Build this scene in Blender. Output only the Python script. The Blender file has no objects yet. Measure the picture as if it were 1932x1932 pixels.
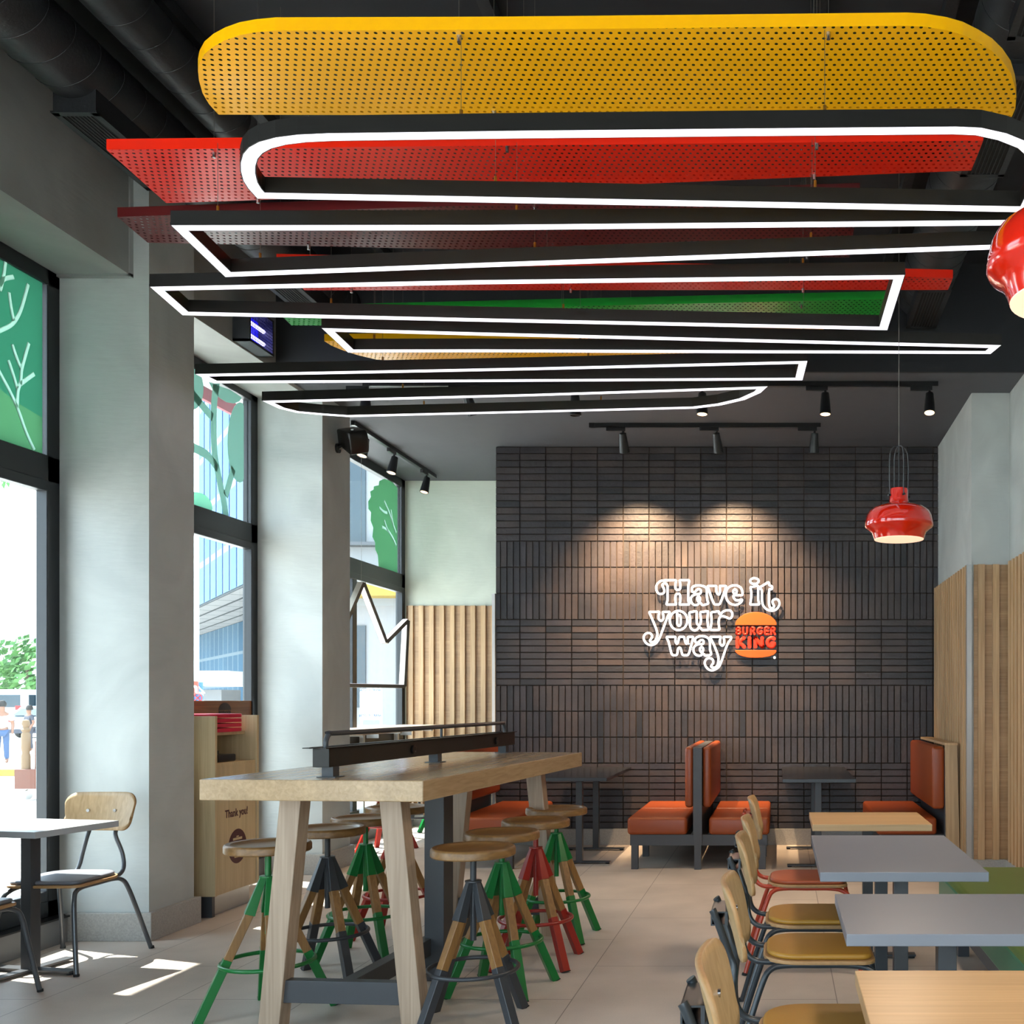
import bpy, bmesh, math, random
from mathutils import Vector, Matrix
random.seed(7)
C = bpy.context.scene.collection
SC = bpy.context.scene
PI = math.pi
# ------------------------------------------------------------------ camera, world, light, exposure
F, U0, V0, EYE = 1932.0, 1470.0, 1322.0, 1.4
cam_d = bpy.data.cameras.new('camera'); cam = bpy.data.objects.new('camera', cam_d); C.objects.link(cam)
cam_d.sensor_width = 36; cam_d.lens = 36.0
cam_d.shift_x = (966-U0)/1932; cam_d.shift_y = (V0-966)/1932
cam_d.clip_start = 0.05; cam_d.clip_end = 400
cam.location = (0, 0, EYE); cam.rotation_euler = (PI/2, 0, 0)
SC.camera = cam
SC.view_settings.view_transform = 'Standard'; SC.view_settings.look = 'None'
SC.view_settings.gamma = 1; SC.view_settings.use_curve_mapping = False
SC.view_settings.exposure = EXPO = 1.5
SC.cycles.use_denoising = True
SC.cycles.max_bounces = 9; SC.cycles.diffuse_bounces = 5; SC.cycles.transparent_max_bounces = 16
SC.cycles.sample_clamp_indirect = 6
w = bpy.data.worlds.new('sky'); SC.world = w; w.use_nodes = True
w.node_tree.nodes['Background'].inputs[0].default_value = (0.70, 0.86, 1.0, 1)
w.node_tree.nodes['Background'].inputs[1].default_value = 2.9
def light(name, kind, loc, energy, col, direction=None, parent=None, **kw):
    d = bpy.data.lights.new(name, kind); d.energy = energy; d.color = col
    for k, v in kw.items(): setattr(d, k, v)
    o = bpy.data.objects.new(name, d); C.objects.link(o); o.location = loc
    if direction: o.rotation_euler = Vector(direction).to_track_quat('-Z', 'Y').to_euler()
    if parent: o.parent = parent
    return o
light('sun', 'SUN', (-20, 5, 30), 9.0, (1.0, 0.95, 0.86), direction=(1.0, -0.35, -1.76), angle=math.radians(0.6))
# daylight portals: they emit nothing, they only guide the sky light through the window openings
def portal(y0, y1, z0, z1):
    o = light('window_portal', 'AREA', (-4.28, (y0+y1)/2, (z0+z1)/2), 1, (1, 1, 1), direction=(1, 0, 0), shape='RECTANGLE', size=z1-z0, size_y=y1-y0)
    o.data.cycles.is_portal = True
    o.rotation_euler = (0, -PI/2, 0); o.data.size = z1-z0; o.data.size_y = y1-y0
for a in ((5.12, 5.98), (6.44, 8.25), (8.78, 11.5), (1.6, 3.5), (-2.6, 1.1)): portal(a[0], a[1], .15, 3.85)
# ------------------------------------------------------------------ pixel helpers: a pixel of the photograph to a point of the place
def at(u, v, z):   # on the level z
    d = (EYE-z)*F/(v-V0); return Vector(((u-U0)/F*d, d, z))
def aty(u, v, y): return Vector(((u-U0)/F*y, y, EYE-(v-V0)/F*y))
def atx(u, v, x):
    y = x*F/(u-U0); return Vector((x, y, EYE-(v-V0)/F*y))
# ------------------------------------------------------------------ materials
def lin(h):
    h = h.lstrip('#'); r = [int(h[i:i+2], 16)/255 for i in (0, 2, 4)]
    return tuple(c/12.92 if c <= .04045 else ((c+.055)/1.055)**2.4 for c in r)+(1,)
def newmat(name):
    m = bpy.data.materials.new(name); m.use_nodes = True
    nt = m.node_tree; return m, nt, nt.nodes['Principled BSDF']
def N(nt, t, **kw):
    n = nt.nodes.new(t)
    for k, v in kw.items(): setattr(n, k, v)
    return n
def plain(name, col, rough=.5, metal=0, coat=0, noise=.06, scale=9, bump=0, bscale=60):
    m, nt, b = newmat(name); c = lin(col)
    b.inputs['Roughness'].default_value = rough; b.inputs['Metallic'].default_value = metal
    b.inputs['Coat Weight'].default_value = coat; b.inputs['Coat Roughness'].default_value = .08
    tc = N(nt, 'ShaderNodeTexCoord'); nz = N(nt, 'ShaderNodeTexNoise'); nz.inputs['Scale'].default_value = scale; nz.inputs['Detail'].default_value = 5
    nt.links.new(tc.outputs['Object'], nz.inputs['Vector'])
    mx = N(nt, 'ShaderNodeMix', data_type='RGBA'); nt.links.new(nz.outputs['Fac'], mx.inputs['Factor'])
    mx.inputs['A'].default_value = tuple(x*(1-noise) for x in c[:3])+(1,); mx.inputs['B'].default_value = tuple(min(1, x*(1+noise)) for x in c[:3])+(1,)
    nt.links.new(mx.outputs['Result'], b.inputs['Base Color'])
    if bump:
        n2 = N(nt, 'ShaderNodeTexNoise'); n2.inputs['Scale'].default_value = bscale; n2.inputs['Detail'].default_value = 4
        nt.links.new(tc.outputs['Object'], n2.inputs['Vector'])
        bp = N(nt, 'ShaderNodeBump'); bp.inputs['Strength'].default_value = bump; bp.inputs['Distance'].default_value = .004
        nt.links.new(n2.outputs['Fac'], bp.inputs['Height']); nt.links.new(bp.outputs['Normal'], b.inputs['Normal'])
    return m
def wood(name, c1, c2, axis='x', rough=.42, planks=0, bump=.15):
    """oak: long streaks along the given axis, faint plank tone steps"""
    m, nt, b = newmat(name); b.inputs['Roughness'].default_value = rough
    tc = N(nt, 'ShaderNodeTexCoord'); mp = N(nt, 'ShaderNodeMapping'); nt.links.new(tc.outputs['Object'], mp.inputs['Vector'])
    s = {'x': (1.2, 38, 38), 'y': (38, 1.2, 38), 'z': (38, 38, 1.2)}[axis]; mp.inputs['Scale'].default_value = s
    nz = N(nt, 'ShaderNodeTexNoise'); nz.inputs['Scale'].default_value = 1.6; nz.inputs['Detail'].default_value = 7; nz.inputs['Distortion'].default_value = .8
    nt.links.new(mp.outputs['Vector'], nz.inputs['Vector'])
    cr = N(nt, 'ShaderNodeValToRGB'); cr.color_ramp.elements[0].position = .3; cr.color_ramp.elements[1].position = .72
    cr.color_ramp.elements[0].color = lin(c1); cr.color_ramp.elements[1].color = lin(c2)
    nt.links.new(nz.outputs['Fac'], cr.inputs['Fac']); out = cr.outputs['Color']
    mp2 = N(nt, 'ShaderNodeMapping'); nt.links.new(tc.outputs['Object'], mp2.inputs['Vector'])
    mp2.inputs['Scale'].default_value = {'x': (.5, 5, 5), 'y': (5, .5, 5), 'z': (5, 5, .5)}[axis]
    n2 = N(nt, 'ShaderNodeTexNoise'); n2.inputs['Scale'].default_value = 1.5; n2.inputs['Detail'].default_value = 2; nt.links.new(mp2.outputs['Vector'], n2.inputs['Vector'])
    mx = N(nt, 'ShaderNodeMix', data_type='RGBA', blend_type='MULTIPLY'); mx.inputs['Factor'].default_value = .5
    c3 = N(nt, 'ShaderNodeValToRGB'); c3.color_ramp.elements[0].color = (.62, .58, .54, 1); c3.color_ramp.elements[1].color = (1.05, 1.03, 1, 1)
    c3.color_ramp.elements[0].position = .3; c3.color_ramp.elements[1].position = .65
    nt.links.new(n2.outputs['Fac'], c3.inputs['Fac']); nt.links.new(out, mx.inputs['A']); nt.links.new(c3.outputs['Color'], mx.inputs['B'])
    nt.links.new(mx.outputs['Result'], b.inputs['Base Color'])
    bp = N(nt, 'ShaderNodeBump'); bp.inputs['Strength'].default_value = bump; bp.inputs['Distance'].default_value = .002
    nt.links.new(nz.outputs['Fac'], bp.inputs['Height']); nt.links.new(bp.outputs['Normal'], b.inputs['Normal'])
    return m
def emis(name, col, s):
    m, nt, b = newmat(name); b.inputs['Base Color'].default_value = lin(col); b.inputs['Emission Color'].default_value = lin(col)
    b.inputs['Emission Strength'].default_value = s; return m
def plaster(name, ca, cb, scale=1.6):
    m, nt, b = newmat(name); b.inputs['Roughness'].default_value = .62
    tc = N(nt, 'ShaderNodeTexCoord'); nz = N(nt, 'ShaderNodeTexNoise'); nz.inputs['Scale'].default_value = scale; nz.inputs['Detail'].default_value = 6; nz.inputs['Distortion'].default_value = 1.2
    nt.links.new(tc.outputs['Object'], nz.inputs['Vector'])
    cr = N(nt, 'ShaderNodeValToRGB'); cr.color_ramp.elements[0].position = .3; cr.color_ramp.elements[1].position = .7
    cr.color_ramp.elements[0].color = lin(ca); cr.color_ramp.elements[1].color = lin(cb)
    nt.links.new(nz.outputs['Fac'], cr.inputs['Fac']); nt.links.new(cr.outputs['Color'], b.inputs['Base Color'])
    mp = N(nt, 'ShaderNodeMapping'); mp.inputs['Scale'].default_value = (3, 3, 18); nt.links.new(tc.outputs['Object'], mp.inputs['Vector'])
    n2 = N(nt, 'ShaderNodeTexNoise'); n2.inputs['Scale'].default_value = 2.5; n2.inputs['Detail'].default_value = 6; nt.links.new(mp.outputs['Vector'], n2.inputs['Vector'])
    bp = N(nt, 'ShaderNodeBump'); bp.inputs['Strength'].default_value = .22; bp.inputs['Distance'].default_value = .008
    nt.links.new(n2.outputs['Fac'], bp.inputs['Height']); nt.links.new(bp.outputs['Normal'], b.inputs['Normal'])
    return m
def perforated(name, col, rough=.28):
    m, nt, b = newmat(name); b.inputs['Base Color'].default_value = lin(col); b.inputs['Roughness'].default_value = rough
    tc = N(nt, 'ShaderNodeTexCoord'); sp = N(nt, 'ShaderNodeSeparateXYZ'); nt.links.new(tc.outputs['Object'], sp.inputs[0])
    def M(op, a, b_=None, c_=None):
        n = N(nt, 'ShaderNodeMath', operation=op)
        for i, x in enumerate((a, b_, c_)):
            if x is None: continue
            if isinstance(x, (int, float)): n.inputs[i].default_value = x
            else: nt.links.new(x, n.inputs[i])
        return n.outputs[0]
    y = M('DIVIDE', M('ADD', sp.outputs['Y'], 30), .0295); row = M('FLOOR', y); yy = M('SUBTRACT', M('FRACT', y), .5)
    x = M('ADD', M('DIVIDE', M('ADD', sp.outputs['X'], 30), .030), M('MULTIPLY', M('MODULO', row, 2), .5)); xx = M('SUBTRACT', M('FRACT', x), .5)
    d = M('ADD', M('MULTIPLY', xx, xx), M('MULTIPLY', yy, yy)); hole = M('LESS_THAN', d, .042)
    tr = N(nt, 'ShaderNodeBsdfTransparent'); ms = N(nt, 'ShaderNodeMixShader'); nt.links.new(hole, ms.inputs[0])
    nt.links.new(b.outputs[0], ms.inputs[1]); nt.links.new(tr.outputs[0], ms.inputs[2])
    nt.links.new(ms.outputs[0], nt.nodes['Material Output'].inputs['Surface']); return m
def glass(name, tint, gloss=.07):
    m, nt, b = newmat(name); nt.nodes.remove(b)
    tr = N(nt, 'ShaderNodeBsdfTransparent'); tr.inputs[0].default_value = lin(tint); gl = N(nt, 'ShaderNodeBsdfGlossy'); gl.inputs['Roughness'].default_value = .02
    ms = N(nt, 'ShaderNodeMixShader'); ms.inputs[0].default_value = gloss
    nt.links.new(tr.outputs[0], ms.inputs[1]); nt.links.new(gl.outputs[0], ms.inputs[2]); nt.links.new(ms.outputs[0], nt.nodes['Material Output'].inputs['Surface']); return m
def film(name, col, opaque=.75):
    """coloured window film: lets diffuse light through"""
    m, nt, b = newmat(name); nt.nodes.remove(b)
    tl = N(nt, 'ShaderNodeBsdfTranslucent'); tl.inputs[0].default_value = lin(col); df = N(nt, 'ShaderNodeBsdfDiffuse'); df.inputs[0].default_value = lin(col)
    tr = N(nt, 'ShaderNodeBsdfTransparent'); tr.inputs[0].default_value = lin(col)
    a = N(nt, 'ShaderNodeMixShader'); a.inputs[0].default_value = .35; nt.links.new(tl.outputs[0], a.inputs[1]); nt.links.new(df.outputs[0], a.inputs[2])
    ms = N(nt, 'ShaderNodeMixShader'); ms.inputs[0].default_value = opaque; nt.links.new(tr.outputs[0], ms.inputs[1]); nt.links.new(a.outputs[0], ms.inputs[2])
    nt.links.new(ms.outputs[0], nt.nodes['Material Output'].inputs['Surface']); return m
def brickmat():
    m, nt, b = newmat('dark_clay_brick'); b.inputs['Roughness'].default_value = .42
    g = N(nt, 'ShaderNodeNewGeometry'); cr = N(nt, 'ShaderNodeValToRGB')
    e = cr.color_ramp.elements; e[0].color = lin('#1f1e22'); e[1].color = lin('#3f3837')
    for p, c in ((.12, '#302d30'), (.35, '#3a3537'), (.6, '#353136'), (.8, '#3e3533')):
        x = e.new(p); x.color = lin(c)
    nt.links.new(g.outputs['Random Per Island'], cr.inputs['Fac'])
    tc = N(nt, 'ShaderNodeTexCoord'); nz = N(nt, 'ShaderNodeTexNoise'); nz.inputs['Scale'].default_value = 3.2; nz.inputs['Detail'].default_value = 6
    nt.links.new(tc.outputs['Object'], nz.inputs['Vector'])
    c2 = N(nt, 'ShaderNodeValToRGB'); c2.color_ramp.elements[0].color = (.55, .55, .6, 1); c2.color_ramp.elements[1].color = (1.25, 1.18, 1.12, 1)
    c2.color_ramp.elements[0].position = .32; c2.color_ramp.elements[1].position = .68; nt.links.new(nz.outputs['Fac'], c2.inputs['Fac'])
    mx = N(nt, 'ShaderNodeMix', data_type='RGBA', blend_type='MULTIPLY'); mx.inputs['Factor'].default_value = .8
    nt.links.new(cr.outputs['Color'], mx.inputs['A']); nt.links.new(c2.outputs['Color'], mx.inputs['B']); nt.links.new(mx.outputs['Result'], b.inputs['Base Color'])
    n2 = N(nt, 'ShaderNodeTexNoise'); n2.inputs['Scale'].default_value = 45; n2.inputs['Detail'].default_value = 6; nt.links.new(tc.outputs['Object'], n2.inputs['Vector'])
    bp = N(nt, 'ShaderNodeBump'); bp.inputs['Strength'].default_value = .5; bp.inputs['Distance'].default_value = .005
    nt.links.new(n2.outputs['Fac'], bp.inputs['Height']); nt.links.new(bp.outputs['Normal'], b.inputs['Normal'])
    mr = N(nt, 'ShaderNodeMapRange'); mr.inputs['To Min'].default_value = .28; mr.inputs['To Max'].default_value = .6
    nt.links.new(n2.outputs['Fac'], mr.inputs['Value']); nt.links.new(mr.outputs['Result'], b.inputs['Roughness']); return m
def tilemat():
    m, nt, b = newmat('floor_tile'); tc = N(nt, 'ShaderNodeTexCoord'); sp = N(nt, 'ShaderNodeSeparateXYZ'); cb = N(nt, 'ShaderNodeCombineXYZ')
    nt.links.new(tc.outputs['Object'], sp.inputs[0])
    def M(op, a, v):
        n = N(nt, 'ShaderNodeMath', operation=op); nt.links.new(a, n.inputs[0]); n.inputs[1].default_value = v; return n.outputs[0]
    nt.links.new(M('ADD', sp.outputs['Y'], 20.0-.2), cb.inputs[0]); nt.links.new(M('ADD', sp.outputs['X'], .35+.62*20), cb.inputs[1])
    br = N(nt, 'ShaderNodeTexBrick'); br.inputs['Scale'].default_value = 1; br.inputs['Brick Width'].default_value = 1.2; br.inputs['Row Height'].default_value = .62
    br.inputs['Mortar Size'].default_value = .0025; br.inputs['Color1'].default_value = lin('#c6bbb0'); br.inputs['Color2'].default_value = lin('#c1b6ac'); br.inputs['Mortar'].default_value = lin('#857b73')
    nt.links.new(cb.outputs[0], br.inputs['Vector'])
    nz = N(nt, 'ShaderNodeTexNoise'); nz.inputs['Scale'].default_value = 2.2; nz.inputs['Detail'].default_value = 8; nt.links.new(tc.outputs['Object'], nz.inputs['Vector'])
    c2 = N(nt, 'ShaderNodeValToRGB'); c2.color_ramp.elements[0].color = (.84, .83, .82, 1); c2.color_ramp.elements[1].color = (1.08, 1.06, 1.04, 1)
    c2.color_ramp.elements[0].position = .3; c2.color_ramp.elements[1].position = .7; nt.links.new(nz.outputs['Fac'], c2.inputs['Fac'])
    mx = N(nt, 'ShaderNodeMix', data_type='RGBA', blend_type='MULTIPLY'); mx.inputs['Factor'].default_value = 1
    nt.links.new(br.outputs['Color'], mx.inputs['A']); nt.links.new(c2.outputs['Color'], mx.inputs['B'])
    n3 = N(nt, 'ShaderNodeTexNoise'); n3.inputs['Scale'].default_value = 160; n3.inputs['Detail'].default_value = 3; nt.links.new(tc.outputs['Object'], n3.inputs['Vector'])
    c3 = N(nt, 'ShaderNodeValToRGB'); c3.color_ramp.elements[0].color = (.86, .86, .86, 1); c3.color_ramp.elements[1].color = (1.06, 1.06, 1.06, 1); nt.links.new(n3.outputs['Fac'], c3.inputs['Fac'])
    m2 = N(nt, 'ShaderNodeMix', data_type='RGBA', blend_type='MULTIPLY'); m2.inputs['Factor'].default_value = 1
    nt.links.new(mx.outputs['Result'], m2.inputs['A']); nt.links.new(c3.outputs['Color'], m2.inputs['B']); nt.links.new(m2.outputs['Result'], b.inputs['Base Color'])
    b.inputs['Roughness'].default_value = .5; return m
def facade(name, glassc, line, sx, sz, th, ax='Z'):
    m, nt, b = newmat(name); tc = N(nt, 'ShaderNodeTexCoord'); sp = N(nt, 'ShaderNodeSeparateXYZ'); cb = N(nt, 'ShaderNodeCombineXYZ')
    nt.links.new(tc.outputs['Object'], sp.inputs[0]); nt.links.new(sp.outputs['X'], cb.inputs[0]); nt.links.new(sp.outputs[ax], cb.inputs[1])
    br = N(nt, 'ShaderNodeTexBrick'); br.offset = 0; br.inputs['Scale'].default_value = 1; br.inputs['Brick Width'].default_value = sx; br.inputs['Row Height'].default_value = sz
    br.inputs['Mortar Size'].default_value = th; br.inputs['Color1'].default_value = lin(glassc); br.inputs['Color2'].default_value = lin(line[1]); br.inputs['Mortar'].default_value = lin(line[0])
    nt.links.new(cb.outputs[0], br.inputs['Vector']); nt.links.new(br.outputs['Color'], b.inputs['Base Color']); b.inputs['Roughness'].default_value = .9; b.inputs['Specular IOR Level'].default_value = 0; return m
M = dict(
 rib=plain('tower_rib', '#2f4f78', .9), lamg=plain('pale_laminate', '#a5a7aa', .4, noise=.03), crown=plain('crown_profile', '#7d766a', .4, .5), beam=plaster('shaded_beam_plaster', '#8e908d', '#a0a29f'),  # beam plaster is darkened, shade of the upper sides put into its colour
 plaster=plaster('grey_plaster', '#abafad', '#bfc3c0'), plaster_g=plaster('film_lit_plaster', '#c0c6ba', '#d0d6c9'),  # alcove plaster carries the green light from the window film in its colour
 ceil=plain('ceiling_black', '#24262b', .7), lowceil=plain('ceiling_grey', '#54565b', .7), duct=plain('duct_black', '#26282b', .45, bump=.3),
 black=plain('black_metal', '#161719', .35), frame=plain('window_frame_metal', '#1b1e22', .4), mortar=plain('mortar', '#33281f', .9),
 granite=plain('speckled_granite', '#a3a19c', .5, noise=.35, scale=110), tile=tilemat(), brick=brickmat(),
 alu=plain('aluminium', '#b5b5b3', .35, .6), white=plain('white_paint', '#e8e8e6', .5),
 oak_z=wood('oak_upright', '#a98c68', '#c3a680', 'z'), oak_x=wood('oak_across', '#a98c68', '#c3a680', 'x'),
 pale_z=wood('pale_oak_upright', '#9c8672', '#b5a08b', 'z'), slat=wood('slat_oak', '#b8946a', '#d2b188', 'z'), slatb=wood('slat_backing_oak', '#a88560', '#bf9e77', 'x'),
 table=wood('table_oak', '#a98e6c', '#bfa380', 'y', .22), front=wood('laminate_oak', '#b99569', '#caa67a', 'x', .35), seat=wood('stool_oak', '#74542f', '#906a3c', 'x', .4),
 leg=wood('stool_leg_oak', '#7d5830', '#99703e', 'z', .45), ply=wood('ply_oak', '#a8895f', '#bfa077', 'z', .4), plye=plain('ply_edge', '#a98256', .5, noise=.2, scale=60),
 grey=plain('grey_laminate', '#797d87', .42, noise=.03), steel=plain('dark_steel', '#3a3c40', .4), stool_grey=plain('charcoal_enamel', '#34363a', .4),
 green=plain('green_enamel', '#0f6a2e', .28, noise=.05), red=plain('red_enamel', '#8f231a', .28, noise=.05), chair_red=plain('rust_enamel', '#a8391f', .3),
 chair_dark=plain('slate_enamel', '#2a3035', .3), chair_grey=plain('grey_enamel', '#55585c', .3, .4),
 mustard=plain('mustard_vinyl', '#a97a2a', .42, bump=.1, bscale=200), rust=plain('rust_vinyl', '#a44e2c', .42, bump=.1, bscale=200), greyv=plain('grey_vinyl', '#6e6e74', .45, bump=.1, bscale=200),
 orange=plain('orange_leather', '#8f4018', .4, bump=.12, bscale=120), ol=plain('olive_vinyl', '#4e6a2c', .35), teal=plain('green_vinyl', '#2b6e52', .35),
 bframe=plain('booth_frame_grey', '#45464a', .5), btop=plain('black_laminate', '#25272c', .25, noise=.04), lamp=plain('red_gloss_enamel', '#d21d05', .12, coat=1, noise=.01),
 lampin=emis('lamp_inside', '#ffd9b8', .32), led=emis('led_diffuser', '#f4f2ff', .62), ledbody=plain('led_profile', '#211f1d', .4, .3),
 neon=emis('neon_white', '#fbfbff', .5), logo_o=emis('logo_orange', '#ae4a00', .06), logo_r=emis('logo_red', '#b82605', .08), acrylic=glass('clear_acrylic', '#c9c9d2', .05),
 brown=plain('brown_print', '#4a2023', .6), cab=wood('cabinet_laminate', '#b9a37e', '#cdb891', 'z', .5), board=wood('walnut_board', '#6e4a2a', '#8f6439', 'y', .5), boardprint=plain('board_print', '#2b211c', .6),
 glass=glass('window_glass', '#f5f8f8'), gfilm=film('green_film', '#6ba38f', .9), gfilm2=film('light_green_film', '#82ab8e', .8), gfilm3=film('dark_green_film', '#9ab5ac', .8), wfilm=film('white_film', '#bcd2c8', .85), spill=film('pale_film', '#a5cfbb', .7),
 rubber=plain('rubber', '#151515', .8), chrome=plain('chrome', '#b8b8b8', .2, 1), tray=plain('red_tray', '#c3163a', .35), brass=plain('brass', '#a8742c', .35, .8), wire=plain('steel_wire', '#77726a', .4, .7),
 uv=emis('uv_tube', '#a9a4ff', 2.5), uvb=emis('uv_glow_back', '#1a16c8', .5), spotglow=emis('spot_lens', '#ffcf9a', 2), socket=plain('socket_black', '#0d0d0e', .3),
 street=plain('street_paving', '#c9c7c2', .8), leaf=plain('leaves', '#4c7a3c', .6, noise=.35, scale=3), leafd=plain('leaves_near', '#3d7a30', .6), trunk=plain('tree_bark', '#5f5142', .8),
 tower=facade('tower_glazing', '#52697c', ('#76818b', '#5a7186'), 2.4, 3.6, .22), tower2=facade('low_glazing', '#42596b', ('#6c7880', '#4a6274'), 2.4, 2.7, .14), soffit=facade('soffit_panels', '#85878a', ('#45494c', '#8b8d8f'), 4.5, 1.2, .10, 'Y'),
 concrete=plain('pale_concrete', '#77787a', .8), yellowp=plain('yellow_paint', '#8a7020', .6), awn=plain('red_awning', '#8a4048', .7), awnw=plain('white_canvas', '#dfe3e6', .8),
 car=plain('silver_car_paint', '#9aa4ab', .25, .5), carglass=plain('car_glass', '#26343c', .1), busp=plain('bus_white', '#dfe4e8', .3), tail=plain('tail_light', '#c01a1a', .3),
 skin=plain('skin', '#7a5644', .6), shirt=plain('white_shirt', '#e6e6e6', .8), jeans=plain('blue_jeans', '#34496a', .8), dark=plain('dark_shirt', '#3a3c46', .8), hair=plain('dark_hair', '#1a1512', .7),
 cart=plain('cart_wood', '#5a3122', .6), cartp=plain('cart_post_wood', '#6a5238', .6), signr=plain('sign_red', '#b03015', .5), signb=plain('sign_blue', '#25588c', .5), note=plain('yellow_paper', '#d9df7a', .7), ink=plain('blue_ink', '#2f4a72', .7))
COL = dict(yellow='#ffb600', red='#ee2409', maroon='#62191b', green='#109a2a')
for k, c in COL.items():
    M[k+'_sheet'] = perforated(k+'_perforated', c); M[k+'_solid'] = plain(k+'_paint', c, .28, noise=.02)
# ------------------------------------------------------------------ mesh builder
class MB:
    def __init__(s): s.v = []; s.f = []; s.m = []
    def add(s, vs, fs, mi=0):
        b = len(s.v); s.v += [Vector(p) for p in vs]; s.f += [tuple(b+i for i in f) for f in fs]; s.m += [mi]*len(fs); return s
    def box(s, x0, x1, y0, y1, z0, z1, mi=0):
        return s.add([(x, y, z) for z in (z0, z1) for x, y in ((x0, y0), (x1, y0), (x1, y1), (x0, y1))],
                     [(3, 2, 1, 0), (4, 5, 6, 7), (0, 1, 5, 4), (1, 2, 6, 5), (2, 3, 7, 6), (3, 0, 4, 7)], mi)
    def prism(s, pts, a, b, axis='z', mi=0):
        """polygon extruded along an axis; pts are (x,y) / (x,z) for y / (y,z) for x"""
        f = {'z': lambda p, t: (p[0], p[1], t), 'y': lambda p, t: (p[0], t, p[1]), 'x': lambda p, t: (t, p[0], p[1])}[axis]
        n = len(pts); return s.add([f(p, a) for p in pts]+[f(p, b) for p in pts], [tuple(range(n))[::-1], tuple(range(n, 2*n))]+[(i, (i+1) % n, n+(i+1) % n, n+i) for i in range(n)], mi)
    def beam(s, p, q, w0, d0, w1=None, d1=None, side=(0, 1, 0), mi=0):
        """straight bar from p to q, width along 'side'"""
        p, q = Vector(p), Vector(q); w1 = w1 or w0; d1 = d1 or d0
        t = (q-p).normalized(); a = Vector(side); a = (a-t*a.dot(t)).normalized(); b = t.cross(a)
        vs = [c+a*i*w/2+b*j*d/2 for c, w, d in ((p, w0, d0), (q, w1, d1)) for i, j in ((-1, -1), (1, -1), (1, 1), (-1, 1))]
        return s.add(vs, [(3, 2, 1, 0), (4, 5, 6, 7), (0, 1, 5, 4), (1, 2, 6, 5), (2, 3, 7, 6), (3, 0, 4, 7)], mi)
    def tube(s, path, r, n=10, closed=False, squash=None, mi=0):
        P = [Vector(p) for p in path]; m = len(P); rs = r if isinstance(r, (list, tuple)) else [r]*m
        vs = []; fs = []; up = None
        for i in range(m):
            t = (P[(i+1) % m]-P[i-1]) if closed else (P[min(i+1, m-1)]-P[max(i-1, 0)])
            t = t.normalized() if t.length > 1e-9 else Vector((0, 0, 1))
            if up is None: up = t.orthogonal().normalized() if squash is None else Vector(squash[0])
            if squash is not None: up = Vector(squash[0])
            a = (up-t*up.dot(t)); a = a.normalized() if a.length > 1e-6 else t.orthogonal().normalized(); b = t.cross(a); up = a
            k = 1 if squash is None else squash[1]
            for j in range(n):
                an = 2*PI*j/n; vs.append(P[i]+a*math.cos(an)*rs[i]*k+b*math.sin(an)*rs[i])
        for i in range(m if closed else m-1):
            i2 = (i+1) % m
            for j in range(n): fs.append((i*n+j, i*n+(j+1) % n, i2*n+(j+1) % n, i2*n+j))
        if not closed: fs += [tuple(range(n))[::-1], tuple(range((m-1)*n, m*n))]
        return s.add(vs, fs, mi)
    def cyl(s, p, q, r, r2=None, n=20, mi=0): return s.tube([p, q], [r, r if r2 is None else r2], n, mi=mi)
    def lathe(s, prof, c=(0, 0, 0), n=40, mi=0):
        vs = []; fs = []; k = len(prof)
        for j in range(n):
            a = 2*PI*j/n
            for r, z in prof: vs.append((c[0]+r*math.cos(a), c[1]+r*math.sin(a), c[2]+z))
        for j in range(n):
            for i in range(k-1): fs.append((j*k+i, ((j+1) % n)*k+i, ((j+1) % n)*k+i+1, j*k+i+1))
        return s.add(vs, fs, mi)
    def build(s, name, mat, parent=None, smooth=False, bevel=0, seg=2, auto=True):
        off = Vector(parent['_o']) if parent is not None and '_o' in parent else Vector((0, 0, 0))
        me = bpy.data.meshes.new(name); me.from_pydata([tuple(v-off) for v in s.v], [], s.f); me.validate()
        mats = mat if isinstance(mat, (list, tuple)) else [mat]
        for x in mats: me.materials.append(x)
        if len(me.polygons) == len(s.m): me.polygons.foreach_set('material_index', s.m)
        bm = bmesh.new(); bm.from_mesh(me); bmesh.ops.recalc_face_normals(bm, faces=bm.faces); bm.to_mesh(me); bm.free()
        if smooth: me.polygons.foreach_set('use_smooth', [True]*len(me.polygons)); me.set_sharp_from_angle(angle=math.radians(38))
        o = bpy.data.objects.new(name, me); C.objects.link(o)
        if parent is not None: o.parent = parent
        if bevel:
            b = o.modifiers.new('bevel', 'BEVEL'); b.width = bevel; b.segments = seg; b.limit_method = 'ANGLE'; b.angle_limit = math.radians(40)
            if seg > 2: me.polygons.foreach_set('use_smooth', [True]*len(me.polygons)); b.harden_normals = False
        return o
def tag(o, label, cat, group=None):
    o['label'] = label; o['category'] = cat
    if group: o['group'] = group
    return o
def thing(name, label, cat, loc=(0, 0, 0), group=None, world=True):
    """an Empty at the thing's base; with world=True its parts are given in room coordinates"""
    o = bpy.data.objects.new(name, None); C.objects.link(o); o.location = loc; o.empty_display_size = .1
    if world: o['_o'] = tuple(loc)
    return tag(o, label, cat, group)
def struct(name, mb, mat, parent=None, **kw):
    o = mb.build(name, mat, parent, **kw)
    if parent is None: o['kind'] = 'structure'
    return o
def dup(root, loc, rotz=0, label=None, group=None):
    r = root.copy(); C.objects.link(r); r.location = loc; r.rotation_euler = (0, 0, rotz)
    if label: r['label'] = label
    if group: r['group'] = group
    for ch in list(root.children):
        c = ch.copy(); C.objects.link(c); c.parent = r
        for g in ch.children:
            d = g.copy(); C.objects.link(d); d.parent = c
    return r
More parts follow.
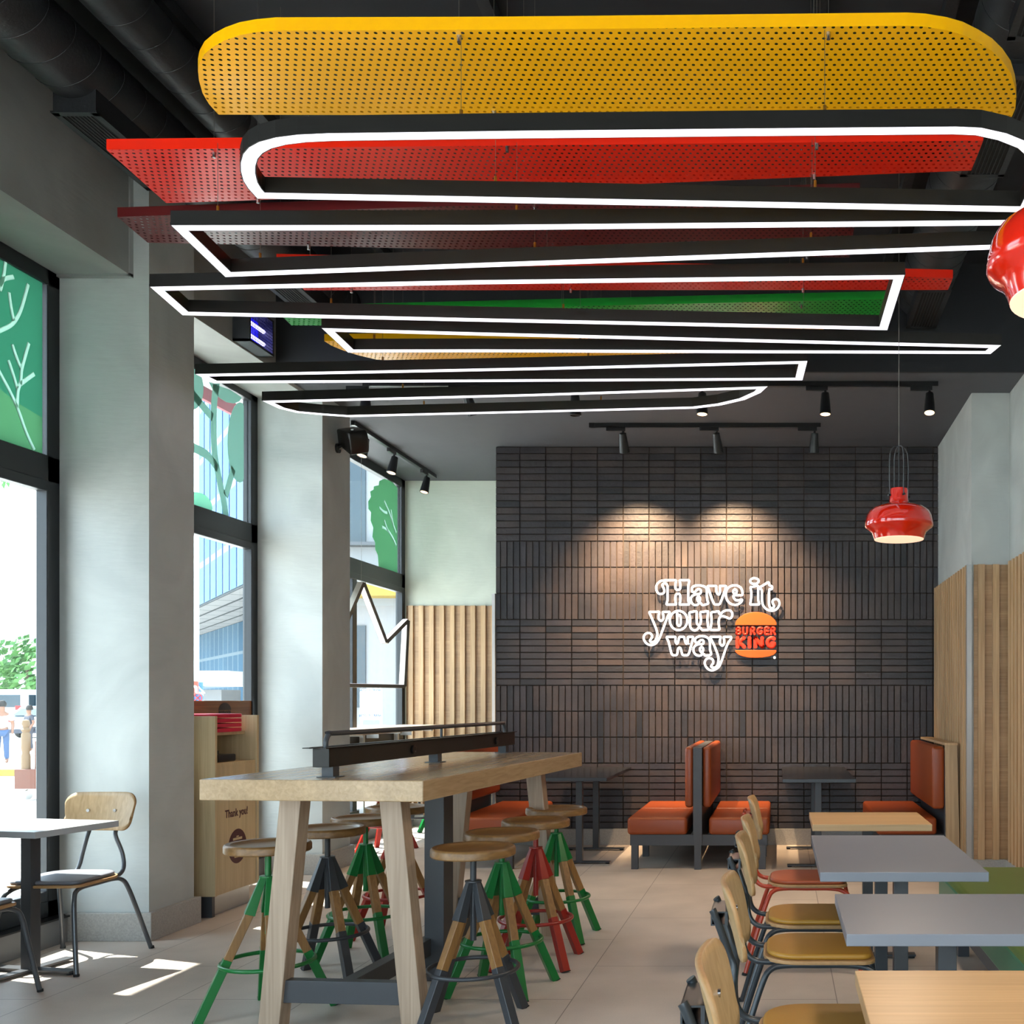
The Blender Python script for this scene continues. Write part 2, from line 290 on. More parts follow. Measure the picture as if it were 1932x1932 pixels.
def smooth_path(pts, closed=False, k=5):
    P = [Vector(p) for p in pts]; n = len(P); out = []
    rng = range(n) if closed else range(n-1)
    for i in rng:
        p0 = P[i-1] if (closed or i > 0) else P[i]; p1 = P[i]; p2 = P[(i+1) % n]; p3 = P[(i+2) % n] if (closed or i+2 < n) else p2
        for j in range(k):
            t = j/k; out.append(.5*((2*p1)+(p2-p0)*t+(2*p0-5*p1+4*p2-p3)*t*t+(3*p1-p0-3*p2+p3)*t**3))
    if not closed: out.append(P[-1])
    return out
def text_mesh(txt, size, bold=0.0, depth=.001, sx=1.0):
    """built-in lettering as plain vertex/face lists in the XY plane, centred"""
    cu = bpy.data.curves.new('txt', 'FONT'); cu.body = txt; cu.size = size; cu.offset = bold; cu.extrude = depth; cu.align_x = 'CENTER'; cu.align_y = 'CENTER'; cu.resolution_u = 3
    o = bpy.data.objects.new('txt', cu); C.objects.link(o); bpy.context.view_layer.update()
    me = bpy.data.meshes.new_from_object(o.evaluated_get(bpy.context.evaluated_depsgraph_get()))
    vs = [Vector((v.co.x*sx, v.co.y, v.co.z)) for v in me.vertices]; fs = [tuple(p.vertices) for p in me.polygons]
    bpy.data.objects.remove(o); bpy.data.curves.remove(cu); bpy.data.meshes.remove(me); return vs, fs
# ================================================================== THE ROOM
XL, XG, XP, XR = -4.29, -4.23, -3.68, 1.85      # outer face, glass line, pillar face, right wall
ZH, ZL = 4.68, 3.87                              # high and low ceiling
struct('floor', MB().box(XL, XR+.15, -3.2, 11.6, -.3, 0), M['tile'])
struct('ceiling_high', MB().box(XL, XR+.15, -3.2, 7.72, ZH, ZH+.15), M['ceil'])
struct('ceiling_low', MB().box(XL, XR+.15, 7.72, 11.6, ZL, ZH+.15), M['lowceil'])
struct('trim_bulkhead', MB().box(XP-.1, XR, 7.69, 7.72, ZL, ZH), M['ceil'])
PIL = [(5.98, 6.44), (8.25, 8.78), (3.5, 4.0), (1.1, 1.6), (-3.2, -2.6)]
for i, (a, b) in enumerate(PIL):
    struct('pillar', MB().box(XL, XP, a, b, 0, ZH if b < 7.7 else ZL), M['plaster'])
    struct('baseboard_pillar', MB().box(XG+.08, XP+.03, a-.03, b+.03, 0, .165), M['granite'], bevel=.004)
GAP = [(5.12, 5.98), (6.44, 8.25), (8.78, 11.5), (1.6, 3.5), (-2.6, 1.1)]
for i, (a, b) in enumerate(GAP):
    if b < 8.3:
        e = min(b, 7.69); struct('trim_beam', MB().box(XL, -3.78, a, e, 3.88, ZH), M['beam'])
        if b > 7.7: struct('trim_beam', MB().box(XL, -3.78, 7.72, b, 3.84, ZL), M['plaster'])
    struct('trim_sill', MB().box(XL, -4.135, a, b, 0, .145), M['white' if i == 3 else 'concrete'])
    struct('trim_sill_cap', MB().box(XG-.03, -4.12, a, b, .145, .155), M['black'])
struct('trim_corner', MB().box(-3.785, -3.77, 5.95, 5.978, 3.87, 4.45).box(-4.2, -3.77, 5.95, 5.978, 3.865, 3.885), M['alu'])
struct('wall_left_sun_block', MB().box(XL, -4.15, 4.0, 5.12, 0, ZH), M['plaster']); struct('trim_beam', MB().box(XL, -3.78, 4.0, 5.12, 3.88, ZH), M['beam'])  # unseen wall piece added to block the sun beside the nearest window
# windows: frame, panes
WIN = []
for i, (a, b) in enumerate(GAP):
    zt = 3.88 if b < 8.3 else ZL
    f = MB(); x0, x1 = XG-.04, XG+.03
    f.box(x0, x1, a, a+.10, .155, zt).box(x0, x1, b-.10, b, .155, zt).box(x0, x1, a, b, .155, .25).box(x0, x1, a, b, zt-.09, zt).box(x0, x1, a, b, 2.66, 2.81)
    f.box(XG-.02, XG+.045, b-.125, b-.10, .25, 2.66).box(XG-.02, XG+.045, a+.10, a+.125, .25, 2.66).box(XG-.02, XG+.045, a+.11, b-.11, 2.6, 2.66).box(XG-.02, XG+.045, a+.11, b-.11, .25, .31)
    if b-a > 2.5: f.box(x0, x1, (a+b)/2-.05, (a+b)/2+.05, .155, 2.66)
    wo = struct('window_%d' % (i+1), f, M['frame'], bevel=.004, seg=1); WIN.append(wo)
    MB().box(XG-.006, XG+.006, a+.1, b-.1, .25, 2.68).box(XG-.006, XG+.006, a+.1, b-.1, 2.79, zt-.08).build('pane', M['glass'], wo)
# glazed entrance front behind the camera
f = MB().box(XL, XR, -3.2, -3.1, 0, .15).box(XL, XR, -3.2, -3.1, 3.3, ZH)
for k in range(6): f.box(XL+.1+k*1.2, XL+.18+k*1.2, -3.2, -3.12, 0, 3.3)
wo = struct('window_6', f, M['frame']); MB().box(XL, XR, -3.17, -3.16, .1, 3.35).build('pane', M['glass'], wo)
o = light('window_portal', 'AREA', (-1.2, -3.05, 1.7), 1, (1, 1, 1), direction=(0, 1, 0), shape='RECTANGLE', size=6.0, size_y=3.2); o.data.cycles.is_portal = True
# back walls
struct('wall_back_left', MB().box(XL, -2.6, 11.5, 11.65, 0, ZL), M['plaster_g'])
bw = MB()
def brickrow(z0, z1, per, jx=.011, jz=.011):
    x = -2.755-.25+.2415
    k = 0
    while x < 1.545:
        a, b = max(x, -2.752), min(x+per-jx, 1.545)
        if b-a > .012:
            d = random.uniform(-.002, .002); bw.box(a, b, 9.95+d, 9.995, z0+jz/2, z1-jz/2)
        x += per
YB = lambda v: EYE+(V0-v)/F*9.95
def hrows(v0, v1, n):
    for i in range(n): brickrow(YB(v0+(v1-v0)*(i+1)/n), YB(v0+(v1-v0)*i/n), .2508)
hrows(843.5, 1021, 14); [brickrow(YB(1021+49.3*(i+1)), YB(1021+49.3*i), .0627) for i in range(3)]
hrows(1169, 1293, 10); [brickrow(YB(1293+48.9*(i+1)), YB(1293+48.9*i), .0627) for i in range(3)]
hrows(1439.8, 1563.5, 10)
bw.m = [0]*len(bw.f); bw.box(-2.745, 1.56, 9.968, 10.4, 0, ZL, 1); bw.box(-2.755, -2.745, 9.97, 11.5, 0, ZL, 1)
struct('wall_back', bw, [M['brick'], M['mortar']])
struct('baseboard_back', MB().box(-2.76, 1.545, 9.93, 9.965, 0, .157), M['granite'])
struct('baseboard_back_left', MB().box(XG, -2.76, 11.46, 11.5, 0, .16), M['granite'])
struct('wall_right', MB().box(XR, XR+.15, -3.2, 10.2, 0, ZH), M['plaster'])
struct('pillar_right', MB().box(1.545, XR, 8.22, 10.2, 0, ZL), M['plaster'])
struct('baseboard_right', MB().box(1.52, XR, 8.19, 8.22, 0, .13).box(1.52, 1.545, 8.19, 9.93, 0, .13).box(1.81, XR, 1, 8.2, 0, .13), M['granite'])
# slatted oak cladding
def slats(name, axis, a, b, fixed, out, z0, z1, pitch=.116, wd=.052):
    t = MB(); dep = .03*out
    def bx(p, q, f0, f1, mi):
        f0, f1 = min(f0, f1), max(f0, f1)
        t.box(p, q, f0, f1, z0, z1, mi) if axis == 'x' else t.box(f0, f1, p, q, z0, z1, mi)
    bx(a, b, fixed, fixed+.014*out, 0)
    n = int((b-a)/pitch)
    for i in range(n+1):
        p = a+.03+i*pitch
        if p+wd < b: bx(p, p+wd, fixed+.014*out, fixed+.014*out+dep, 1)
    struct(name, t, [M['slatb'], M['slat']])
slats('trim_slats_left_alcove', 'x', XG+.05, -2.79, 11.5, -1, .16, 2.465)
slats('trim_slats_pillar', 'y', 8.22, 9.93, 1.545, -1, .13, 2.49)
slats('trim_slats_pillar_end', 'x', 1.56, XR, 8.22, -1, .13, 2.49)
slats('trim_slats_right', 'y', 2.2, 8.19, XR, -1, .13, 2.50)
struct('trim_corner_right', MB().box(1.50, 1.54, 8.18, 8.22, .13, 2.49), M['alu'])
struct('trim_corner_left', MB().box(-2.785, -2.757, 9.93, 9.97, .16, 2.44), M['white'])
# unistrut rails under the high ceiling
for x in (-2.86, -1.36, .19, .80):
    struct('trim_ceiling_rail', MB().box(x-.03, x+.03, -3, 7.6, ZH-.07, ZH-.001), M['duct'])
struct('trim_ceiling_rail', MB().box(-1.3, .2, 5.3, 5.36, ZH-.08, ZH-.001).box(-2.2, -1.3, 6.9, 6.96, ZH-.08, ZH-.001), M['duct'])
# window film decals on the upper panes
XF = XG+.012
def dec(name, parent, pts, mat, off=0):
    q = [atx(u, v, XF+off) for u, v in pts]
    return MB().prism([(p.y, p.z) for p in q], XF+off, XF+off+.0015, 'x').build(name, mat, parent)
def decline(name, parent, paths, r, mat, off=.003):
    t = MB()
    for p in paths:
        t.tube([atx(u, v, XF+off) for u, v in smooth_path2(p)], r, 8, squash=((1, 0, 0), .08))
    t.build(name, mat, parent)
def smooth_path2(p): return [(q.x, q.y) for q in smooth_path([(a, b, 0) for a, b in p], k=5)]
def ell(cx, cy, rx, ry, n=28, rot=0, clip=None):
    out = []
    for i in range(n):
        a = 2*PI*i/n; x, y = rx*math.cos(a), ry*math.sin(a); x, y = x*math.cos(rot)-y*math.sin(rot), x*math.sin(rot)+y*math.cos(rot); x += cx; y += cy
        if clip: x = min(max(x, clip[0]), clip[2]); y = min(max(y, clip[1]), clip[3])
        out.append((x, y))
    return out
w1, w2, w3 = WIN[0], WIN[1], WIN[2]
c1 = lambda L: [(a/3.864, 440+b/3.864) for a, b in L]
W1B = [c1(p) for p in ([(250, 1580), (190, 1450), (125, 1270), (60, 1130), (0, 1020), (-60, 900)], [(125, 1270), (130, 1150), (150, 1080), (160, 980), (210, 800)], [(150, 980), (118, 900), (88, 810)],
    [(125, 1130), (95, 1030), (60, 925)], [(150, 1100), (200, 1060), (250, 1025)], [(-60, 735), (0, 710), (90, 660), (150, 560), (205, 370)], [(100, 640), (80, 540), (65, 430)], [(0, 380), (30, 335), (100, 318)], [(0, 420), (25, 310), (40, 200)])]
decline('branch_film', w1, W1B, .0125, M['wfilm'], .005)
def cut(o, paths, r):
    t = MB()
    for p in paths: t.tube([atx(u, v, XF) for u, v in smooth_path2(p)], r, 10)
    k = t.build('cutter', M['wfilm']); m = o.modifiers.new('cut', 'BOOLEAN'); m.object = k; m.operation = 'DIFFERENCE'; m.solver = 'EXACT'; m.use_self = True
    bpy.context.view_layer.update(); me = bpy.data.meshes.new_from_object(o.evaluated_get(bpy.context.evaluated_depsgraph_get())); o.modifiers.clear(); o.data = me; bpy.data.objects.remove(k)
H = [(5.86, 3.02), (5.66, 3.05), (5.4, 3.13), (5.22, 3.17)]
cut(MB().prism([(5.22, 3.79), (5.86, 3.79)]+H, XF, XF+.0015, 'x').build('film', M['gfilm'], w1), W1B, .012)
cut(MB().prism([(5.22, 2.81), (5.86, 2.81)]+H, XF, XF+.0015, 'x').build('hill_film', M['gfilm2'], w1), W1B, .012)
c2 = lambda L: [(360+a/2.972, 690+b/2.972) for a, b in L]
decline('trunk_film', w2, [c2([(150, 60), (132, 200), (128, 350), (135, 500), (160, 640), (185, 760), (200, 870)])], .040, M['gfilm3'])
decline('branch_film', w2, [c2(p) for p in ([(122, 290), (70, 230), (5, 150)], [(150, 575), (90, 500), (-5, 450)], [(195, 730), (218, 650), (238, 575)])], .034, M['gfilm3'], .005)
dec('leaf_film', w2, c2(ell(15, 130, 55, 115, clip=(-20, 0, 300, 900))), M['gfilm3'], .002)
dec('leaf_film', w2, c2([(100, 90), (150, 110), (220, 135), (285, 178), (272, 200), (240, 212), (200, 205), (160, 180), (125, 140)]), M['gfilm3'], .002)
dec('leaf_film', w2, c2(ell(275, 430, 70, 225, clip=(0, 0, 296, 900))), M['gfilm3'], .002)
dec('cloud_film', w2, c2(ell(20, 800, 100, 92, clip=(-20, 0, 300, 812))), M['spill'], .002)
c3 = lambda L: [(600+a/2.928, 760+b/2.928) for a, b in L]
TF = dec('tree_film', w3, c3([(438, 470), (405, 432), (365, 420), (338, 432), (335, 455), (308, 462), (306, 480), (288, 490), (292, 520), (277, 545), (278, 585), (293, 605), (290, 650), (305, 690), (300, 740), (315, 770), (316, 810), (330, 840), (335, 905), (350, 925), (438, 950)]), M['gfilm2'], .002)
W3B = [c3(p) for p in ([(432, 790), (412, 745), (385, 705), (352, 685)], [(388, 710), (375, 680), (366, 648)], [(432, 720), (410, 660), (390, 600), (365, 542)], [(382, 608), (360, 600), (338, 578)], [(415, 670), (408, 640), (402, 590)])]
decline('branch_film', w3, W3B, .016, M['wfilm'], .005); cut(TF, W3B, .015)
# ================================================================== OUTSIDE
struct('ground', MB().box(-120, XL, -60, 160, -.5, -.32).box(XL-2.2, XL, -60, 160, -.5, -.02), M['street'])
struct('ground_front', MB().box(XL, 60, -60, -3.2, -.5, -.02), M['street'])
a = thing('awning', 'white canvas awning with a red edge running outside above the shop windows', 'awning', (XL, 5, 4.4))
MB().prism([(XL-.01, 4.75), (XL-.01, 4.8), (-5.5, 4.45), (-5.5, 4.40)], -2, 12.5, 'y').build('canvas', M['awnw'], a)
MB().box(-5.53, -5.49, -2, 12.5, 4.28, 4.46).build('valance', M['awn'], a)
def building(name, label, A, dirv, length, depth, z0, z1, mat, soff=None):
    """block whose front runs from A along dirv"""
    o = thing(name, label, 'building', (A[0], A[1], 0), world=False); o.rotation_euler = (0, 0, math.atan2(dirv[1], dirv[0]))
    return o
bt = building('office_tower', 'tall blue glass tower with a white panelled overhang across the street', (-31.7+7.6*1.5, 60-10*1.5), (-.76, 1), 0, 0, 0, 0, None)
MB().box(0, 130, -34, 0, 8.1, 60).build('glazed_block', M['tower'], bt)
mb = MB()
for k in range(54): mb.box(k*2.4-.05, k*2.4+.05, 0, .06, 8.1, 60)
mb.build('mullion', M['rib'], bt)
MB().box(0, 130, -34, -.02, 7.95, 8.08).build('soffit', M['soffit'], bt)
MB().box(2, 130, -34, -4.8, -.3, 7.95).build('lower_block', M['tower2'], bt)
bl = thing('low_building', 'low white canopy building below the blue glass tower', 'building', (-34, 57, -.3))
MB().box(-38, -30.5, 56, 58, -.3, 2.0).build('body', M['concrete'], bl); MB().box(-39, -29.5, 55, 58.5, 2.2, 3.0).build('canopy', M['white'], bl)
bg = thing('grey_building', 'pale grey building seen through the far window behind the green tree decal', 'building', (-14, 34, -.3))
MB().box(-14.2, -8.5, 30, 41, -.3, 14).build('body', M['concrete'], bg)
MB().box(-14.2, -8.5, 29.2, 30, 4.4, 4.75).build('fascia', M['yellowp'], bg)
mb = MB()
for k in range(2): mb.box(-13.4+k*2.3, -12.1+k*2.3, 29.95, 30.02, 1.2, 3.6).box(-13.4+k*2.3, -12.1+k*2.3, 29.95, 30.02, 6, 9)
mb.build('window', M['carglass'], bg)
MB().box(-14.1, -8.7, 29.6, 30, 5.0, 5.1).box(-14.1, -8.7, 29.6, 30, 5.9, 6.0).build('railing', M['steel'], bg)
# trees
def tree(x, y, h, r, label, n=900, mat='leaf', zc=None):
    o = thing('tree', label, 'tree', (x, y, -.3)); zc = zc or h*.65
    MB().tube([(x, y, -.3), (x+.1, y, h*.3), (x, y+.1, zc)], [.22, .16, .08], 8).build('trunk', M['trunk'], o)
    t = MB()
    for i in range(n):
        th, ph = random.uniform(0, 2*PI), math.acos(random.uniform(-1, 1)); rr = r*random.uniform(.55, 1.0)**.5*(.8+.25*math.sin(3*th+2*ph)); 
        c = Vector((x+rr*math.sin(ph)*math.cos(th), y+rr*math.sin(ph)*math.sin(th), zc+rr*.85*math.cos(ph))); s = r*random.uniform(.07, .13)
        a = Vector((random.uniform(-1, 1), random.uniform(-1, 1), random.uniform(-1, 1))).normalized(); b = a.orthogonal().normalized(); d = a.cross(b)
        t.add([c+b*s, c+d*s*.6, c-b*s, c-d*s*.6], [(0, 1, 2, 3)])
    t.build('foliage', M[mat], o)
tree(-50.0, 68, 6.2, 2.6, 'bushy green tree beyond the parked cars, seen through the nearest window', zc=3.6)
tree(-55.5, 72, 5, 2.2, 'smaller pale tree at the left edge beyond the cars', 500, zc=2.6)
o = thing('branch', 'leafy green twig hanging outside at the top left of the nearest window', 'branch', aty(-30, 880, 9))
t = MB(); t.tube([aty(-40, 870, 9), aty(0, 890, 9), aty(18, 900, 9)], .006, 5)
for u, v in ((4, 893), (12, 899), (8, 908), (20, 893), (24, 904), (2, 903), (15, 912), (27, 897), (6, 915), (-2, 896)):
    p = aty(u, v, 9); s = .035; t.add([p+Vector((-s*.5, 0, 0)), p+Vector((0, .01, s)), p+Vector((s*.5, 0, 0)), p+Vector((.01, 0, -s*1.1))], [(0, 1, 2, 3)])
t.build('leaf', M['leafd'], o)
# car and bus, rear views
def vehicle(x0, x1, y0, zb, zt, name, label, cat, mat, L, bus=False):
    o = thing(name, label, cat, ((x0+x1)/2, y0+L/2, -.3)); W = x1-x0; H = zt-zb
    if bus:
        MB().box(x0, x1, y0, y0+L, zb, zt).build('body', M[mat], o, bevel=.12)
        MB().box(x0+.15, x1-.15, y0-.02, y0+.05, zb+H*.5, zb+H*.85).box(x1-.02, x1+.02, y0+.4, y0+L-.4, zb+H*.45, zb+H*.85).build('window', M['carglass'], o)
    else:
        MB().prism([(y0, zb), (y0-.05, zb+H*.45), (y0+.2, zb+H*.62), (y0+.9, zt), (y0+2.6, zt), (y0+3.3, zb+H*.62), (y0+4.3, zb+H*.5), (y0+4.4, zb)], x0, x1, 'x').build('body', M[mat], o, bevel=.1, seg=3)
        MB().prism([(y0+.2, zb+H*.66), (y0+.85, zt-.06), (y0+.83, zt-.06), (y0+.17, zb+H*.66)], x0+.18, x1-.18, 'x').build('rear_window', M['carglass'], o)
        MB().box(x0+.1, x1-.1, y0-.06, y0, zb, zb+.18).build('bumper', M['dark'], o)
    t = MB(); 
    for a in (x0+.08, x1-.38): t.box(a, a+.3, y0-.07, y0+.02, zb+H*.42, zb+H*.54)
    t.build('tail_light', M['tail'], o)
    for a in (x0+.02, x1-.24):
        for b in (y0+.8, y0+L-.9): MB().cyl((a, b, 0), (a+.22, b, 0), .32, n=18).build('wheel', M['rubber'], o)
vehicle(-35.5, -33.6, 47, -.1, 1.15, 'car', 'silver car parked with its rear lights facing the shop', 'car', 'car', 4.4)
vehicle(-44.0, -40.6, 55, .1, 2.0, 'bus', 'long white bus parked behind the silver car', 'bus', 'busp', 11, True)
tag(MB().box(-30, -16.5, 23.3, 23.7, -.32, -.17).build('kerb', M['yellowp']), 'yellow painted kerb across the street paving', 'kerb')
# cart
o = thing('cart', 'brown wooden street cart with turned posts on castor wheels', 'cart', (-12.5, 17.9, -.3))
MB().box(-13.15, -11.2, 17.6, 18.5, -.12, .22).build('box', M['cart'], o, bevel=.01)
t = MB().box(-12.9, -11.2, 17.75, 18.4, .22, .7).build('panel', M['cart'], o)
MB().box(-12.6, -11.2, 17.7, 18.4, .7, .76).build('shelf', M['cartp'], o)
for x, y in ((-13.02, 17.7), (-13.02, 18.4)): MB().lathe([(0, 0), (.07, 0), (.07, .35), (.055, .4), (.07, .46), (.07, .72), (.05, .75), (.075, .8), (.04, .84), (.065, .9), (.05, .96), (0, .98)], (x, y, .1), 14).build('post', M['cartp'], o, smooth=True)
for x, y in ((-12.98, 17.7), (-12.98, 18.4)): MB().cyl((x-.02, y, -.22), (x+.02, y, -.22), .09, n=16).build('wheel', M['alu'], o)
# people outside
def person(x, y, z, h, label, top, legs, rotz=0):
    o = thing('person', label, 'person', (x, y, z), world=False); o.rotation_euler = (0, 0, rotz); k = h/1.72
    def skin(name, V, E, R, mat):
        me = bpy.data.meshes.new(name); me.from_pydata([tuple(c*k for c in v) for v in V], E, []); me.materials.append(M[mat])
        b = bpy.data.objects.new(name, me); C.objects.link(b); b.parent = o
        sk = b.modifiers.new('skin', 'SKIN'); 
        for i, r in enumerate(R): me.skin_vertices[0].data[i].radius = (r[0]*k, r[1]*k) if isinstance(r, tuple) else (r*k, r*k)
        me.skin_vertices[0].data[0].use_root = True; sk.use_smooth_shade = True; b.modifiers.new('sub', 'SUBSURF').levels = 1; b.modifiers['sub'].render_levels = 2; return b
    V = [(0, 0, .95), (0, 0, 1.12), (0, 0, 1.36), (0, 0, 1.47), (0, -.01, 1.56), (0, -.02, 1.64), (.17, 0, 1.38), (.25, .02, 1.12), (.24, -.1, .92), (.24, -.14, .84), (-.17, 0, 1.38), (-.25, .02, 1.12), (-.24, -.08, .92), (-.24, -.12, .84),
         (.09, 0, .88), (.10, -.02, .5), (.11, .03, .09), (.11, -.12, .04), (-.09, 0, .88), (-.10, .02, .5), (-.11, .08, .09), (-.11, -.07, .04)]
    E = [(0, 1), (1, 2), (2, 3), (3, 4), (4, 5), (2, 6), (6, 7), (7, 8), (8, 9), (2, 10), (10, 11), (11, 12), (12, 13), (0, 14), (14, 15), (15, 16), (16, 17), (0, 18), (18, 19), (19, 20), (20, 21)]
    R = [(.15, .1), (.13, .09), (.16, .1), .055, (.085, .1), (.08, .095), .06, .045, .035, .03, .06, .045, .035, .03, .085, .06, .045, .04, .085, .06, .045, .04]
    body = skin('body', V, E, R, 'skin')
    skin('shirt', [V[0], V[1], V[2], V[6], (.235, .01, 1.2), V[10], (-.235, .01, 1.2)], [(0, 1), (1, 2), (2, 3), (3, 4), (2, 5), (5, 6)], [(.17, .12), (.15, .11), (.175, .12), .075, .065, .075, .065], top)
    skin('trousers', [(0, 0, .93), V[14], V[15], (.11, .03, .11), V[18], V[19], (-.11, .08, .11)], [(0, 1), (1, 2), (2, 3), (0, 4), (4, 5), (5, 6)], [(.16, .12), .1, .075, .065, .1, .075, .065], legs)
    MB().lathe([(0, .13), (.06, .12), (.1, .06), (.105, 0), (.09, -.04)], (0, .02*k, 1.66*k), 16).build('hair', M['hair'], o, smooth=True)
person(-21.25, 28, -.32, 1.66, 'person in a white t-shirt and blue jeans standing on the street', 'shirt', 'jeans', .6)
person(-25.2, 34.4, -.32, 1.5, 'person in dark clothes standing behind the wooden cart', 'dark', 'dark', -.4)
# pole and road signs by window two
o = thing('lamp_post', 'tall white street post beside the road signs', 'post', (-11.4, 20, -.3))
MB().cyl((-11.38, 20, -.3), (-11.38, 20, 9), .05, .04).build('pole', M['white'], o)
def board3(name, label, u0, v0, u1, v1, Y, mat, txt=None, arrow=False, tcol='white', cat='sign'):
    p, q = aty(u0, v0, Y), aty(u1, v1, Y); o = thing(name, label, cat, (p.x, Y, -.3)); MB().box(p.x, q.x, Y, Y+.04, q.z, p.z).build('panel', M[mat], o)
    c = (p+q)/2
    MB().cyl((c.x, Y+.06, -.3), (c.x, Y+.06, q.z+.1), .02).build('pole', M['alu'], o)
    if txt:
        vs, fs = text_mesh(txt, abs(p.z-q.z)*.9, .01, .004); MB().add([(c.x+v.x, Y-.006+v.z, c.z+v.y) for v in vs], fs).build('lettering', M[tcol], o)
    if arrow: MB().beam((c.x-.1, Y-.01, c.z+.1), (c.x+.08, Y-.01, c.z-.1), .03, .01).build('arrow', M['white'], o)
board3('street_sign', 'orange red sign with a white letter n by the street', 362, 1285, 372, 1311, 16, 'signr', 'n')
board3('street_sign', 'blue sign with a white arrow beside the orange sign', 373, 1287, 381, 1305, 16.4, 'signb', None, True)
o = thing('road_sign', 'round no stopping sign with a red cross below the blue sign', 'sign', (aty(373, 1317, 15.7).x, 15.7, -.3)); c = aty(373, 1317, 15.7)
MB().cyl((c.x, 15.7, c.z), (c.x, 15.73, c.z), .075, n=28).build('disc', M['signb'], o)
MB().tube([(c.x+.068*math.cos(a*PI/16), 15.69, c.z+.068*math.sin(a*PI/16)) for a in range(32)], .009, 6, closed=True).beam((c.x-.05, 15.69, c.z-.05), (c.x+.05, 15.69, c.z+.05), .014, .01).beam((c.x-.05, 15.69, c.z+.05), (c.x+.05, 15.69, c.z-.05), .014, .01).build('red_ring', M['tail'], o)
MB().cyl((c.x, 15.76, -.3), (c.x, 15.76, c.z), .02).build('pole', M['alu'], o)
# banner
p, q = aty(679, 1299, 24), aty(719, 1358, 24)
o = thing('banner', 'white street banner with a tiny yellow note, seen low through the far window', 'banner', ((p.x+q.x)/2, 24, -.3))
MB().box(p.x, q.x, 24, 24.03, q.z, p.z).build('sheet', M['white'], o); MB().box(p.x, p.x+.04, 24.03, 24.07, -.3, p.z).box(q.x-.04, q.x, 24.03, 24.07, -.3, p.z).build('stand', M['alu'], o)
for v, s in ((1302, .085), (1350, .09)):
    vs, fs = text_mesh('#EYES OF TIRANA', s, .001, .003, .72); c = aty(699, v, 24); MB().add([(c.x+a.x, 23.99+a.z, c.z+a.y) for a in vs], fs).build('lettering', M['ink'], o)
a, b = aty(703, 1310, 23.99), aty(718, 1329, 23.99); MB().box(a.x, b.x, 23.98, 23.995, b.z, a.z).build('note', M['note'], o)
a = aty(690, 1336, 23.98); MB().tube([(a.x-.06, 23.98, a.z+.03), (a.x+.05, 23.98, a.z+.05), (a.x+.06, 23.98, a.z-.04), (a.x-.05, 23.98, a.z-.05)], .006, 5, closed=True).build('emblem', M['tail'], o)
# ================================================================== CEILING: DUCTS, PANELS, LIGHT LOOPS
def duct(name, label, x, z, y0, y1, r, rings=.17):
    o = thing(name, label, 'duct', (x, y0, z)); t = MB().tube([(x, y0, z), (x, y1, z)], r, 36); t.build('pipe', M['duct'], o, smooth=True)
    t = MB(); y = y0+.1
    while y < y1:
        t.tube([(x+(r+.001)*math.cos(a*PI/16), y+.05*math.sin(a*PI/16), z+(r+.001)*math.sin(a*PI/16)) for a in range(32)], .0018, 5, closed=True); y += rings
    t.build('seam', M['duct'], o, smooth=True)
    return o
duct('air_duct', 'fat black spiral duct along the upper left of the ceiling', -3.30, 4.37, -2.5, 7.69, .158)
duct('air_duct', 'thinner black duct beside the upper left duct, close under the ceiling', -2.93, 4.50, -2.5, 5.45, .12)
duct('air_duct', 'black spiral duct along the right side of the ceiling', 1.06, 4.42, -2.5, 7.6, .19)
def grille(label, x0, x1, y0, y1, z0, z1):
    o = thing('air_grille', label, 'air grille', ((x0+x1)/2, y0, z0), 'supply air grilles under the ceiling ducts')
    MB().box(x0, x1, y0, y1, z0, z1).build('box', M['duct'], o)
    b = .025; MB().box(x0-.008, x1+.008, y0-.008, y0+b, z0-.008, z0).box(x0-.008, x1+.008, y1-b, y1+.008, z0-.008, z0).box(x0-.008, x0+b, y0, y1, z0-.008, z0).box(x1-b, x1+.008, y0, y1, z0-.008, z0).build('rim', M['duct'], o)
    MB().box(x0+b, x1-b, y0+b, y1-b, z0-.002, z0-.0005).build('opening', M['rubber'], o)
    n = 8
    for k in range(1, n): x = x0+b+(x1-x0-2*b)*k/n; MB().box(x-.002, x+.002, y0+b, y1-b, z0-.007, z0-.001).build('blade', M['duct'], o)
grille('black air grille under the upper left duct', -3.39, -3.19, 4.78, 5.5, 4.15, 4.34)
grille('black air grille under the far end of the upper left duct, beyond the red panels', -3.39, -3.19, 6.7, 7.4, 4.15, 4.34)
grille('black air grille under the right duct beside the near red panel', .965, 1.18, 4.55, 5.42, 4.18, 4.36)
grille('black air grille under the right duct nearest the camera, beside the yellow panel', .965, 1.18, 3.5, 4.3, 4.18, 4.36)
grille('black air grille at the far end of the right duct', .95, 1.16, 6.93, 7.62, 4.18, 4.36)
ZP = 3.70
